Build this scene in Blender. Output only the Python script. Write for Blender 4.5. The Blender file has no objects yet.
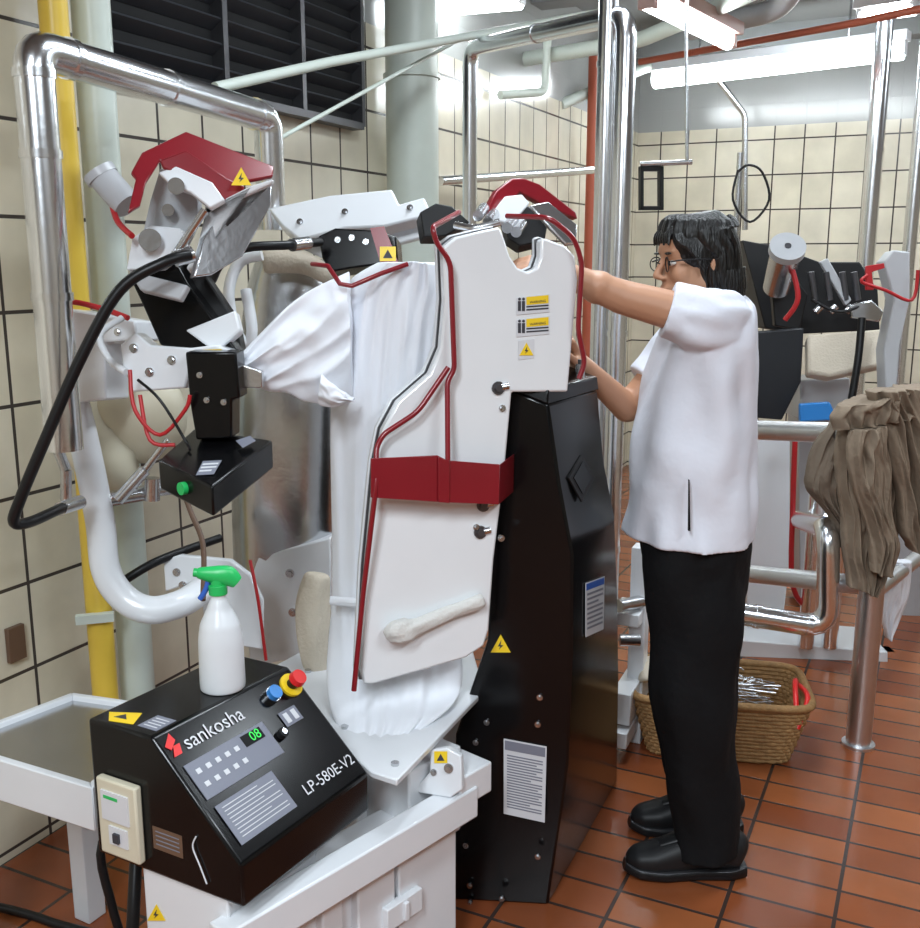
import bpy,bmesh,math,random
from mathutils import Vector,Matrix,noise
random.seed(4)
F=1000.0
PITCH=math.atan(0.205); ca,sa=math.cos(PITCH),math.sin(PITCH)
CAM=Vector((0,0,1.5))
def ray(u,v):
    yy=(464-v)/F
    return Vector(((u-460)/F, ca+sa*yy, -sa+ca*yy))
def P(u,v,y):
    d=ray(u,v); return CAM+d*(y/d.y)
def PZ(u,v,z):
    d=ray(u,v); return CAM+d*((z-1.5)/d.z)
def PP(u,v,pl,off=0.0):
    p,n=pl; d=ray(u,v); t=(p-CAM).dot(n)/d.dot(n)
    return CAM+d*t+n*off
def plane(u,v,y,n): return (P(u,v,y),Vector(n).normalized())
def pl3(a,b,c):
    n=(b-a).cross(c-a).normalized()
    if n.dot(a-CAM)>0: n=-n
    return (a,n)
# ---------- materials
def mk(name,col,rough=0.4,metal=0.0,coat=0.0,noise_amt=0.06,nscale=12,bump=0.0,bscale=60,emit=None,spec=0.5,stretch=None):
    m=bpy.data.materials.new(name); m.use_nodes=True
    nt=m.node_tree; b=nt.nodes['Principled BSDF']
    b.inputs['Roughness'].default_value=rough; b.inputs['Metallic'].default_value=metal
    b.inputs['Coat Weight'].default_value=coat; b.inputs['Specular IOR Level'].default_value=spec
    tc=nt.nodes.new('ShaderNodeTexCoord')
    nz=nt.nodes.new('ShaderNodeTexNoise'); nz.inputs['Scale'].default_value=nscale; nz.inputs['Detail'].default_value=4
    nt.links.new(tc.outputs['Object'],nz.inputs['Vector'])
    mx=nt.nodes.new('ShaderNodeMix'); mx.data_type='RGBA'
    c=Vector(col[:3])
    mx.inputs[6].default_value=(*(c*(1-noise_amt*2)),1); mx.inputs[7].default_value=(*[min(1,x) for x in c*(1+noise_amt)],1)
    nt.links.new(nz.outputs['Fac'],mx.inputs[0]); nt.links.new(mx.outputs[2],b.inputs['Base Color'])
    if bump:
        n2=nt.nodes.new('ShaderNodeTexNoise'); n2.inputs['Scale'].default_value=bscale; n2.inputs['Detail'].default_value=3
        if stretch:
            mp=nt.nodes.new('ShaderNodeMapping'); mp.inputs['Scale'].default_value=stretch
            nt.links.new(tc.outputs['Object'],mp.inputs[0]); nt.links.new(mp.outputs[0],n2.inputs['Vector'])
        else: nt.links.new(tc.outputs['Object'],n2.inputs['Vector'])
        bp=nt.nodes.new('ShaderNodeBump'); bp.inputs['Strength'].default_value=bump; bp.inputs['Distance'].default_value=0.01
        nt.links.new(n2.outputs['Fac'],bp.inputs['Height']); nt.links.new(bp.outputs['Normal'],b.inputs['Normal'])
    if emit:
        b.inputs['Emission Color'].default_value=(*emit[0],1); b.inputs['Emission Strength'].default_value=emit[1]
    return m
def tilemat(name,c1,c2,mort,w,h,ms,rough,axes,topz=None,topcol=None,bump=0.4,offs=(0,0)):
    m=bpy.data.materials.new(name); m.use_nodes=True
    nt=m.node_tree; b=nt.nodes['Principled BSDF']; b.inputs['Roughness'].default_value=rough
    tc=nt.nodes.new('ShaderNodeTexCoord'); sx=nt.nodes.new('ShaderNodeSeparateXYZ'); cb=nt.nodes.new('ShaderNodeCombineXYZ')
    nt.links.new(tc.outputs['Object'],sx.inputs[0])
    for k in (0,1):
        ad=nt.nodes.new('ShaderNodeMath'); ad.operation='ADD'; ad.inputs[1].default_value=offs[k]
        nt.links.new(sx.outputs[axes[k]],ad.inputs[0]); nt.links.new(ad.outputs[0],cb.inputs[k])
    br=nt.nodes.new('ShaderNodeTexBrick'); br.offset=0; br.squash=1
    br.inputs['Scale'].default_value=1; br.inputs['Brick Width'].default_value=w; br.inputs['Row Height'].default_value=h
    br.inputs['Mortar Size'].default_value=ms; br.inputs['Mortar Smooth'].default_value=0.15
    br.inputs['Color1'].default_value=(*c1,1); br.inputs['Color2'].default_value=(*c2,1); br.inputs['Mortar'].default_value=(*mort,1)
    nt.links.new(cb.outputs[0],br.inputs['Vector'])
    nz=nt.nodes.new('ShaderNodeTexNoise'); nz.inputs['Scale'].default_value=5; nz.inputs['Detail'].default_value=5
    nt.links.new(tc.outputs['Object'],nz.inputs['Vector'])
    mp=nt.nodes.new('ShaderNodeMapRange'); mp.inputs[3].default_value=0.68; mp.inputs[4].default_value=1.2
    nt.links.new(nz.outputs['Fac'],mp.inputs[0])
    mu=nt.nodes.new('ShaderNodeVectorMath'); mu.operation='MULTIPLY'
    nt.links.new(br.outputs['Color'],mu.inputs[0]); nt.links.new(mp.outputs[0],mu.inputs[1])
    out=mu.outputs[0]
    if topz is not None:
        gt=nt.nodes.new('ShaderNodeMath'); gt.operation='GREATER_THAN'; gt.inputs[1].default_value=topz
        nt.links.new(sx.outputs[2],gt.inputs[0])
        mx=nt.nodes.new('ShaderNodeMix'); mx.data_type='RGBA'; mx.inputs[7].default_value=(*topcol,1)
        nt.links.new(gt.outputs[0],mx.inputs[0]); nt.links.new(out,mx.inputs[6]); out=mx.outputs[2]
    nt.links.new(out,b.inputs['Base Color'])
    bp=nt.nodes.new('ShaderNodeBump'); bp.invert=True; bp.inputs['Strength'].default_value=bump; bp.inputs['Distance'].default_value=0.004
    nt.links.new(br.outputs['Fac'],bp.inputs['Height']); nt.links.new(bp.outputs['Normal'],b.inputs['Normal'])
    return m
M={}
M['enamel']=mk('white_enamel',(0.76,0.78,0.81),0.28,coat=0.3,noise_amt=0.02)
M['plate']=mk('glossy_press_plate',(0.80,0.82,0.84),0.14,coat=0.5,noise_amt=0.02)
M['greyenamel']=mk('grey_enamel',(0.45,0.46,0.48),0.35,noise_amt=0.04)
M['black']=mk('black_gloss_paint',(0.0035,0.0035,0.004),0.20,noise_amt=0.1,spec=0.3)
M['blackmat']=mk('black_plastic',(0.010,0.010,0.011),0.5,spec=0.35)
M['rubber']=mk('black_rubber',(0.007,0.007,0.008),0.38,spec=0.35)
M['red']=mk('red_paint',(0.23,0.008,0.016),0.28,coat=0.3)
M['redbright']=mk('bright_red_plastic',(0.75,0.02,0.02),0.3)
M['redhose']=mk('red_hose',(0.45,0.015,0.02),0.4)
M['yellow']=mk('yellow_sticker',(0.9,0.62,0.02),0.4,noise_amt=0.02)
M['yelpipe']=mk('yellow_pipe_paint',(0.78,0.54,0.07),0.35)
M['palepipe']=mk('pale_green_pipe_paint',(0.60,0.66,0.60),0.35)
M['chrome']=mk('polished_cladding',(0.86,0.88,0.91),0.22,metal=1.0,bump=0.06,bscale=22)
M['steel']=mk('brushed_steel',(0.60,0.61,0.63),0.25,metal=1.0,bump=0.05)
M['satin']=mk('satin_pipe_steel',(0.70,0.71,0.73),0.36,metal=1.0,bump=0.04)
M['darksteel']=mk('dark_steel',(0.13,0.13,0.14),0.4,metal=0.8)
M['slat']=mk('louvre_slat_paint',(0.030,0.033,0.040),0.5)
M['whitecloth']=mk('white_cotton',(0.80,0.82,0.87),0.85,noise_amt=0.02,bump=0.25,bscale=12)
M['shirt']=mk('pale_uniform_cotton',(0.74,0.76,0.84),0.85,noise_amt=0.02,bump=0.45,bscale=14)
M['palecloth']=mk('off_white_cotton',(0.70,0.69,0.66),0.9,bump=0.3,bscale=120)
M['beigecloth']=mk('beige_cotton',(0.60,0.53,0.43),0.9,bump=0.3,bscale=120)
M['khaki']=mk('khaki_twill',(0.25,0.19,0.135),0.9,noise_amt=0.10,bump=0.5,bscale=35)
M['khaki2']=mk('dark_khaki_twill',(0.17,0.13,0.095),0.9,noise_amt=0.08,bump=0.5,bscale=35)
M['trouser']=mk('black_trouser_cloth',(0.004,0.004,0.005),0.85,bump=0.4,bscale=25,spec=0.25)
M['hair']=mk('black_hair',(0.005,0.0045,0.0045),0.33,noise_amt=0.3,nscale=80,bump=0.6,bscale=30,stretch=(6,6,0.6))
M['skin']=mk('skin',(0.50,0.26,0.155),0.48,noise_amt=0.05)
M['lip']=mk('lip',(0.36,0.11,0.09),0.5)
M['eye']=mk('eye',(0.7,0.68,0.65),0.2)
M['iris']=mk('iris',(0.02,0.012,0.01),0.2)
M['label']=mk('white_label',(0.66,0.67,0.70),0.5,noise_amt=0.02)
M['greylabel']=mk('grey_label',(0.20,0.21,0.26),0.4,noise_amt=0.02)
M['ink']=mk('ink',(0.04,0.04,0.05),0.6)
M['blueink']=mk('blue_ink',(0.03,0.12,0.5),0.5)
M['green']=mk('green_plastic',(0.02,0.5,0.12),0.35)
M['greenled']=mk('green_led',(0.02,0.5,0.05),0.5,emit=((0.1,1.0,0.2),0.5))
M['blue']=mk('blue_plastic',(0.03,0.22,0.6),0.3)
M['bottle']=mk('translucent_white_plastic',(0.74,0.77,0.80),0.3)
M['wicker']=mk('wicker',(0.36,0.20,0.075),0.7,noise_amt=0.25,nscale=60,bump=0.5,bscale=90)
M['cream']=mk('cream_plastic',(0.66,0.61,0.47),0.45)
M['bronze']=mk('amber_label',(0.14,0.08,0.05),0.5)
M['tube']=mk('lamp_tube',(1,1,1),0.4,emit=((0.90,0.97,1.0),26))
M['plaster']=mk('ceiling_plaster',(0.24,0.25,0.25),0.9,noise_amt=0.1,nscale=3)
M['orange']=mk('orange_pipe_paint',(0.45,0.10,0.05),0.5)
M['navy']=mk('dark_blue_black_panel',(0.010,0.012,0.016),0.4)
M['dark']=mk('dark_opening',(0.003,0.003,0.004),0.8)
M['tancap']=mk('pinkish_lamp_fixture',(0.55,0.36,0.32),0.5)
# ---------- geometry
def cat(pts,n):
    pts=[Vector(p) for p in pts]; out=[]
    for i in range(n+1):
        x=i/n*(len(pts)-1); k=min(int(x),len(pts)-2); t=x-k
        p0=pts[max(k-1,0)];p1=pts[k];p2=pts[k+1];p3=pts[min(k+2,len(pts)-1)]
        out.append(0.5*((2*p1)+(p2-p0)*t+(2*p0-5*p1+4*p2-p3)*t*t+(3*p1-p0-3*p2+p3)*t**3))
    return out
class G:
    def __init__(s): s.bm=bmesh.new(); s.mats=[]
    def mi(s,m):
        m=M[m]
        if m not in s.mats: s.mats.append(m)
        return s.mats.index(m)
    def raw(s,vs,fs,m):
        i=s.mi(m); bv=[s.bm.verts.new(v) for v in vs]
        for f in fs:
            try:
                fc=s.bm.faces.new([bv[k] for k in f]); fc.material_index=i
            except ValueError: pass
        return s
    def prism(s,pts,ext,m):
        n=len(pts); vs=list(pts)+[p+ext for p in pts]
        fs=[list(range(n)),list(range(2*n-1,n-1,-1))]+[[i,(i+1)%n,n+(i+1)%n,n+i] for i in range(n)]
        return s.raw(vs,fs,m)
    def plate(s,pix,pl,th,m,off=0.0):
        pts=[PP(u,v,pl,off) for u,v in pix]
        return s.prism(pts,-pl[1]*th,m)
    def hexa(s,a,b,m):
        return s.raw(list(a)+list(b),[[0,1,2,3],[7,6,5,4]]+[[i,(i+1)%4,4+(i+1)%4,4+i] for i in range(4)],m)
    def box(s,c,size,m,rz=0.0,rot=None):
        R=rot if rot else Matrix.Rotation(rz,3,'Z'); c=Vector(c); h=Vector(size)/2
        q=[(-1,-1),(1,-1),(1,1),(-1,1)]
        a=[c+R@Vector((x*h.x,y*h.y,-h.z)) for x,y in q]; b=[c+R@Vector((x*h.x,y*h.y,h.z)) for x,y in q]
        return s.hexa(a,b,m)
    def sheet(s,e0,e1,m,bulge=.05,amp=.015,fs=2.0,ft=6.0,skew=0.0,ns=60,nt=36,seed=0.0,d=(0,-1,0),pw=.5):
        a=cat(e0,ns); b=cat(e1,ns); d=Vector(d).normalized(); vs=[]
        for i in range(ns+1):
            S_=i/ns
            ring=[]
            for side in (1,-1):
                rng=range(nt+1) if side==1 else range(nt-1,0,-1)
                for j in rng:
                    t=j/nt; w=max(0,math.sin(math.pi*t))**pw
                    nn=noise.noise(Vector((S_*fs+t*skew,t*ft,seed+side)))
                    n2=noise.noise(Vector((S_*fs*2.3-t*skew,t*ft*2.1,seed+7+side)))
                    f=(1-2.2*abs(nn))*amp+n2*amp*.6
                    edge=noise.noise(Vector((S_*fs*2,t*3,seed+20)))*amp*.4
                    ring.append(a[i].lerp(b[i],t)+d*side*(bulge*w+f*w)+Vector((edge,0,edge*.6)))
            vs+=ring
        seg=2*nt; fs_=[]
        for i in range(ns):
            for k in range(seg): fs_.append([i*seg+k,i*seg+(k+1)%seg,(i+1)*seg+(k+1)%seg,(i+1)*seg+k])
        fs_+=[list(range(seg)),list(range(ns*seg+seg-1,ns*seg-1,-1))]
        return s.raw(vs,fs_,m)
    def sweep(s,pts,rads,m,up=(0,0,1),seg=16,sub=4,fold=0.0,ff=3.0,fl=0.5,smooth=True,seed=0.0,cap=True,pw=1.0):
        pts=[Vector(p) for p in pts]
        if not isinstance(rads,(list,tuple)): rads=[rads]*len(pts)
        rads=[(r,r) if not isinstance(r,(list,tuple)) else r for r in rads]
        if smooth and len(pts)>2 and sub>1:
            np_,nr=[],[]
            for i in range(len(pts)-1):
                p0=pts[max(i-1,0)];p1=pts[i];p2=pts[i+1];p3=pts[min(i+2,len(pts)-1)]
                for k in range(sub):
                    t=k/sub
                    np_.append(0.5*((2*p1)+(p2-p0)*t+(2*p0-5*p1+4*p2-p3)*t*t+(3*p1-p0-3*p2+p3)*t**3))
                    nr.append(tuple(rads[i][j]*(1-t)+rads[i+1][j]*t for j in (0,1)))
            np_.append(pts[-1]); nr.append(rads[-1]); pts,rads=np_,nr
        T0=(pts[1]-pts[0]).normalized(); up=Vector(up)
        if abs(T0.dot(up))>0.98: up=Vector((0,1,0)) if abs(T0.y)<0.9 else Vector((1,0,0))
        side=T0.cross(up).normalized(); vs=[]
        acc=0
        for i,p in enumerate(pts):
            if i==0: T=T0
            elif i==len(pts)-1: T=(pts[i]-pts[i-1]).normalized()
            else:
                T=(pts[i+1]-pts[i-1]); T=T.normalized() if T.length>1e-9 else T0
            if i: acc+=(pts[i]-pts[i-1]).length
            side=(side-T*side.dot(T)).normalized(); n=side.cross(T)
            for k in range(seg):
                a=2*math.pi*k/seg; f=1.0
                c_,s_=math.cos(a),math.sin(a)
                if pw!=1.0:
                    c_=math.copysign(abs(c_)**pw,c_); s_=math.copysign(abs(s_)**pw,s_)
                if fold: f=1+fold*noise.noise(Vector((math.cos(a)*ff,math.sin(a)*ff,acc/fl+seed)))*2
                vs.append(p+side*(rads[i][0]*c_*f)+n*(rads[i][1]*s_*f))
        fs=[]
        for i in range(len(pts)-1):
            for k in range(seg):
                fs.append([i*seg+k,i*seg+(k+1)%seg,(i+1)*seg+(k+1)%seg,(i+1)*seg+k])
        if cap: fs+= [list(range(seg-1,-1,-1)),list(range((len(pts)-1)*seg,len(pts)*seg))]
        return s.raw(vs,fs,m)
    def tube(s,pts,r,m,seg=12,sub=5,smooth=True): return s.sweep(pts,r,m,seg=seg,sub=sub,smooth=smooth)
    def cyl(s,a,b,r,m,r2=None,seg=20): return s.sweep([a,b],[r,r if r2 is None else r2],m,seg=seg,sub=1)
    def ell(s,c,r,m,R=None,nu=20,nv=12):
        c=Vector(c); r=Vector(r) if not isinstance(r,(int,float)) else Vector((r,r,r)); R=R or Matrix.Identity(3)
        vs=[c+R@Vector((0,0,r.z))]
        for j in range(1,nv):
            t=math.pi*j/nv
            for i in range(nu):
                a=2*math.pi*i/nu
                vs.append(c+R@Vector((r.x*math.sin(t)*math.cos(a),r.y*math.sin(t)*math.sin(a),r.z*math.cos(t))))
        vs.append(c+R@Vector((0,0,-r.z))); fs=[]
        for i in range(nu): fs.append([0,1+i,1+(i+1)%nu]); fs.append([len(vs)-1,1+(nv-2)*nu+(i+1)%nu,1+(nv-2)*nu+i])
        for j in range(nv-2):
            for i in range(nu):
                a=1+j*nu; fs.append([a+i,a+nu+i,a+nu+(i+1)%nu,a+(i+1)%nu])
        return s.raw(vs,fs,m)
    def cap(s,a,b,r1,r2,m='skin',seg=14):
        a=Vector(a);b=Vector(b); s.sweep([a,b],[r1,r2],m,seg=seg,sub=1); s.ell(a,r1,m,nu=seg,nv=8); s.ell(b,r2,m,nu=seg,nv=8); return s
    def text(s,body,a,b,n,m,hs=1.0,off=0.0012):
        cu=bpy.data.curves.new('t','FONT'); cu.body=body; cu.extrude=0.0; cu.size=1; cu.resolution_u=3
        ob=bpy.data.objects.new('t',cu); bpy.context.collection.objects.link(ob); bpy.context.view_layer.update()
        dg=bpy.context.evaluated_depsgraph_get(); me=bpy.data.meshes.new_from_object(ob.evaluated_get(dg))
        xs=[v.co.x for v in me.vertices]; 
        if not xs: return s
        x0,x1=min(xs),max(xs); L=(b-a).length/(x1-x0); X=(b-a).normalized(); Y=n.cross(X).normalized()
        vs=[a+n*off+X*((v.co.x-x0)*L)+Y*(v.co.y*L*hs) for v in me.vertices]
        s.raw(vs,[list(p.vertices) for p in me.polygons],m)
        bpy.data.objects.remove(ob); bpy.data.meshes.remove(me); bpy.data.curves.remove(cu)
        return s
    def sticker(s,q,pl,m,lines=0,lm='ink',off=0.001,head=None):
        c=[PP(u,v,pl,off) for u,v in q]; s.prism(c,-pl[1]*0.0008,m)
        tl,tr,br,bl=c
        def at(a,b): return (tl*(1-a)+tr*a)*(1-b)+(bl*(1-a)+br*a)*b
        if head: s.prism([at(0.03,0.02)+pl[1]*0.0006,at(0.97,0.02)+pl[1]*0.0006,at(0.97,0.14)+pl[1]*0.0006,at(0.03,0.14)+pl[1]*0.0006],-pl[1]*0.0004,head)
        for i in range(lines):
            t0=0.2+0.72*i/lines; t1=t0+0.32/lines; e=0.92-0.35*random.random()*(i%3==2)
            s.prism([at(0.08,t0)+pl[1]*0.0006,at(e,t0)+pl[1]*0.0006,at(e,t1)+pl[1]*0.0006,at(0.08,t1)+pl[1]*0.0006],-pl[1]*0.0004,lm)
        return s
    def warn(s,u,v,w,pl,off=0.001,tri=True):
        h=w*0.9
        if tri:
            s.prism([PP(a,b,pl,off) for a,b in((u-w/2,v+h/2),(u+w/2,v+h/2),(u,v-h/2))],-pl[1]*0.0008,'yellow')
            s.prism([PP(a,b,pl,off+0.0007) for a,b in((u-w*.1,v+h*.35),(u+w*.14,v+h*.1),(u,v+h*.08),(u+w*.04,v-h*.2),(u-w*.14,v+h*.16),(u-w*.02,v+h*.16))],-pl[1]*0.0004,'ink')
        else:
            s.prism([PP(a,b,pl,off) for a,b in((u-w/2,v+h/2),(u+w/2,v+h/2),(u+w/2,v-h/2),(u-w/2,v-h/2))],-pl[1]*0.0008,'yellow')
            s.prism([PP(a,b,pl,off+0.0007) for a,b in((u-w*.3,v+h*.3),(u+w*.3,v+h*.3),(u,v-h*.3))],-pl[1]*0.0004,'ink')
        return s
    def bolt(s,u,v,pl,r=0.008,m='steel',off=0.0):
        c=PP(u,v,pl,off); n=pl[1]
        s.cyl(c-n*0.002,c+n*0.004,r,m,seg=14); s.cyl(c+n*0.004,c+n*0.009,r*0.6,m,seg=6); return s
    def done(s,name,parent=None,label=None,cat=None,bevel=0.0,kind=None,sub=0,group=None,origin=None,matrix=None,remesh=0,smooth_it=0):
        bmesh.ops.recalc_face_normals(s.bm,faces=s.bm.faces)
        for f in s.bm.faces: f.smooth=True
        for e in s.bm.edges:
            if len(e.link_faces)==2 and e.calc_face_angle(0)>math.radians(38) and not sub: e.smooth=False
        if origin is None and parent is None and matrix is None:
            xs=[v.co for v in s.bm.verts]
            origin=Vector((sum(v.x for v in xs)/len(xs),sum(v.y for v in xs)/len(xs),min(v.z for v in xs)))
        if origin is not None:
            for v in s.bm.verts: v.co-=Vector(origin)
        me=bpy.data.meshes.new(name); s.bm.to_mesh(me); s.bm.free()
        for m in s.mats: me.materials.append(m)
        ob=bpy.data.objects.new(name,me); bpy.context.collection.objects.link(ob)
        if origin is not None: ob.location=origin
        if matrix is not None: ob.matrix_world=matrix
        if remesh:
            md=ob.modifiers.new('r','REMESH'); md.mode='VOXEL'; md.voxel_size=remesh; md.use_smooth_shade=True
            if smooth_it:
                sm=ob.modifiers.new('s','SMOOTH'); sm.factor=0.6; sm.iterations=smooth_it
            bpy.context.view_layer.update(); dg=bpy.context.evaluated_depsgraph_get()
            nm=bpy.data.meshes.new_from_object(ob.evaluated_get(dg)); ob.modifiers.clear(); ob.data=nm
            for p in nm.polygons: p.use_smooth=True
        if sub: 
            md=ob.modifiers.new('s','SUBSURF'); md.levels=sub; md.render_levels=sub
        if bevel:
            md=ob.modifiers.new('b','BEVEL'); md.width=bevel; md.segments=2; md.limit_method='ANGLE'; md.angle_limit=math.radians(40)
        if parent is not None:
            ob.parent=parent; ob.matrix_parent_inverse=Matrix.Translation(-ROOTLOC[parent.name])
            ROOTLOC[ob.name]=Vector((0,0,0))
        elif origin is not None: ROOTLOC[ob.name]=Vector(origin)
        if label: ob['label']=label
        if cat: ob['category']=cat
        if kind: ob['kind']=kind
        if group: ob['group']=group
        return ob
ROOTLOC={}
def bolts(lst,pl,parent,r=0.008,m='steel',off=0.0):
    for u,v in lst:
        g=G(); g.bolt(u,v,pl,r,m,off); g.done('bolt',parent=parent)
def thing(name,label,cat,loc,group=None):
    e=bpy.data.objects.new(name,None); e.empty_display_size=0.1; bpy.context.collection.objects.link(e); e.location=loc
    e['label']=label; e['category']=cat
    if group: e['group']=group
    ROOTLOC[e.name]=Vector(loc); return e
# ---------- room
A=Vector((0.432,0.902,0)).normalized(); B=Vector((A.y,-A.x,0)); O=Vector((-1.16,2.27,0))
ang=math.atan2(A.y,A.x)
def R(a,b,z): return O+A*a+B*b+Vector((0,0,z))
wallm=tilemat('cream_wall_tiles',(0.66,0.61,0.48),(0.73,0.68,0.55),(0.06,0.05,0.045),0.19,0.225,0.005,0.18,(0,2),2.36,(0.36,0.37,0.36),offs=(0.03,-0.024))
floorm=tilemat('terracotta_floor_tiles',(0.20,0.050,0.018),(0.34,0.105,0.036),(0.045,0.028,0.022),0.24,0.115,0.005,0.22,(0,1))
M['wall']=wallm; M['floor']=floorm
MA=Matrix.Translation(O)@Matrix.Rotation(ang,4,'Z')
MB=Matrix.Translation(O)@Matrix.Rotation(ang-math.pi/2,4,'Z')
H=2.9
def wallbox(name,mat,x0,x1,y0,y1,z0,z1,m):
    g=G(); g.box(((x0+x1)/2,(y0+y1)/2,(z0+z1)/2),(x1-x0,y1-y0,z1-z0),m); g.done(name,kind='structure',matrix=mat)
wallbox('wall_left',MA,-6,5.57,0,0.1,0,H,'wall')
wallbox('wall_back',MB,-0.1,6.5,5.57,5.67,0,H,'wall')
wallbox('wall_right',MA,-6,5.67,-6.6,-6.5,0,H,'wall')
wallbox('wall_front',MB,-0.1,6.6,-6.1,-6,0,H,'wall')
wallbox('floor',MB,-0.1,6.6,-6.1,5.67,-0.1,0,'floor')
wallbox('ceiling',MB,-0.1,6.6,-6.1,5.67,H,H+0.1,'plaster')
for i,a in enumerate((1.6,3.6,5.2)):
    g=G(); g.box((3.2,a,H-0.06),(6.5,0.16,0.14),'plaster'); g.done('trim_%d'%(i+1),kind='structure',matrix=MB,bevel=0.005)
g=G(); s0,s1,z0,z1=0.50,1.76,1.975,2.75
g.box(((s0+s1)/2,-0.006,(z0+z1)/2),(s1-s0,0.012,z1-z0),'dark')
for x in (s0,(s0*0.62+s1*0.38),(s0*.3+s1*.7),s1): g.box((x,-0.03,(z0+z1)/2),(0.022,0.05,z1-z0),'darksteel')
for z in (z0,z1): g.box(((s0+s1)/2,-0.03,z),(s1-s0,0.05,0.024),'darksteel')
for i in range(11):
    z=z0+0.06+i*0.07
    g.box(((s0+s1)/2,-0.03,z),(s1-s0,0.045,0.008),'slat',rot=Matrix.Rotation(math.radians(-35),3,'X'))
g.done('window_1',kind='structure',matrix=MA)
# ---------- pipes
def pipe(name,pts,r,m,label,cat='pipe',smooth=False,seg=20,rings=(),sub=6,bend=2.2):
    g=G()
    pts=[Vector(p) for p in pts]
    if smooth: g.tube(pts,r,m,seg=seg,sub=sub)
    else:
        q=[pts[0]]
        for i in range(1,len(pts)-1):
            a=(pts[i-1]-pts[i]);b=(pts[i+1]-pts[i]); d=min(r*bend,a.length*.45,b.length*.45)
            pa=pts[i]+a.normalized()*d; pb=pts[i]+b.normalized()*d
            for k in range(6):
                t=k/5; q.append(pa*(1-t)**2+pts[i]*2*t*(1-t)+pb*t*t)
        q.append(pts[-1]); g.sweep(q,r,m,seg=seg,sub=1)
    for (i,t) in rings:
        d=(pts[i+1]-pts[i]); c=pts[i]+d*t; dn=d.normalized(); g.cyl(c-dn*0.008,c+dn*0.008,r*1.09,m,seg=seg)
    return g.done(name,label=label,cat=cat)
def vpipe(u,v,y,ztop,zbot): 
    p=P(u,v,y); return [Vector((p.x,p.y,ztop)),Vector((p.x,p.y,zbot))]
a=P(32,48,2.0); b=P(268,118,2.69)
pipe('insulated_pipe',[Vector((a.x,a.y,1.12)),a,b,b+Vector((0,0,-0.28))],0.037,'chrome','shiny metal-clad insulated pipe with elbow standing beside tiled wall',rings=[(0,.4),(0,.75),(0,.94),(1,.12),(1,.93),(1,.5)],bend=1.1)
pipe('gas_pipe',vpipe(60,100,2.40,H,0),0.032,'yelpipe','yellow painted vertical pipe running floor to ceiling on tiled wall')
pc=P(95,618,2.36); g=G(); g.box(pc,(.09,.02,.022),'palepipe',rz=.3); g.done('pipe_clamp',label='small metal clamp strapped across yellow pipe',cat='clamp')
pipe('water_pipe',vpipe(97,100,2.52,H,0),0.045,'palepipe','pale green painted vertical pipe beside yellow pipe')
pipe('duct_column',vpipe(412,100,4.0,H,0),0.10,'palepipe','thick pale painted round column with joints in front of tiled wall',cat='column',rings=[(0,.25),(0,.5)])
pipe('insulated_pipe',vpipe(606,100,2.95,H,0.0),0.027,'chrome','tall shiny vertical clad pipe behind press tower',rings=[(0,.3),(0,.6)])
c=P(627,14,2.9); d=P(470,48,3.9)
pipe('insulated_pipe',[Vector((c.x,c.y,0.0)),c,d,d+Vector((0,0,-1.6))],0.028,'chrome','tall shiny clad pipe with elbow turning overhead',rings=[(0,.3),(0,.6),(1,.5)])
pipe('steam_pipe',[P(215,88,2.62),P(330,62,3.05),P(460,38,3.7),P(600,12,4.4)],0.014,'palepipe','thin pale pipe spanning overhead')
pipe('support_rod',[P(262,148,2.75),P(455,42,3.85)],0.006,'palepipe','thin slanted overhead rod',cat='rod')
pipe('orange_pipe',vpipe(592,150,6.0,2.62,0),0.032,'orange','orange vertical pipe in the far corner')
pipe('insulated_pipe',vpipe(874,160,5.2,H,0),0.042,'chrome','shiny vertical clad pipe in front of far tiled wall',rings=[(0,.3)])
pipe('insulated_pipe',vpipe(918,150,4.7,H,0),0.03,'chrome','shiny vertical clad pipe near drying machines')
pipe('conduit_pipe',vpipe(740,160,5.0,2.0,1.2),0.015,'steel','short grey vertical conduit above machine')
pipe('wall_rail',[P(440,181,4.3),P(592,170,5.4)],0.02,'chrome','horizontal metal pipe rail along tiled wall',cat='pipe rail')
pipe('hanging_rod',[P(686,30,4.0)+Vector((0,0,0.6)),P(686,30,4.0),P(687,160,4.0)],0.007,'steel','thin vertical rod hanging from ceiling',cat='rod')
pipe('hanging_bar',[P(640,164,4.0),P(692,162,4.0)],0.010,'steel','short horizontal bar on hanging rod',cat='bar')
pipe('ceiling_pipe',[P(640,62,5.6),P(860,22,4.6),P(925,8,4.3)],0.016,'orange','reddish pipe running under ceiling')
pipe('ceiling_pipe',[P(520,60,5.4),P(640,40,5.0),P(780,-20,4.0)],0.035,'palepipe','pale pipe running under ceiling')
pipe('ceiling_pipe',[P(560,105,5.9),P(650,66,6.4),P(700,62,6.4)],0.03,'palepipe','pale bent pipe near far corner ceiling')
pipe('ceiling_pipe',[P(500,95,5.0),P(545,92,5.2),P(548,30,5.2)],0.02,'palepipe','pale bent pipe branch under ceiling')
pipe('ceiling_pipe',[P(690,30,5.0),P(780,10,4.6),P(800,-20,4.4)],0.045,'greyenamel','grey duct pipe running under ceiling')
pipe('sprinkler_pipe',[P(705,62,6.45),P(745,115,6.4),P(745,230,6.4)],0.018,'steel','grey bent pipe on far wall')
g=G(); lp=[P(738,170,4.9),P(733,200,4.9),P(750,222,4.9),P(769,200,4.9),P(762,172,4.9),P(748,165,4.9),P(738,172,4.92)]
g.tube(lp,0.006,'rubber'); g.done('cable_loop',label='black cable coiled in a loop hanging on pipe',cat='cable')
g=G(); pl=plane(652,190,4.0,(0.2,-1,0))
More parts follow.
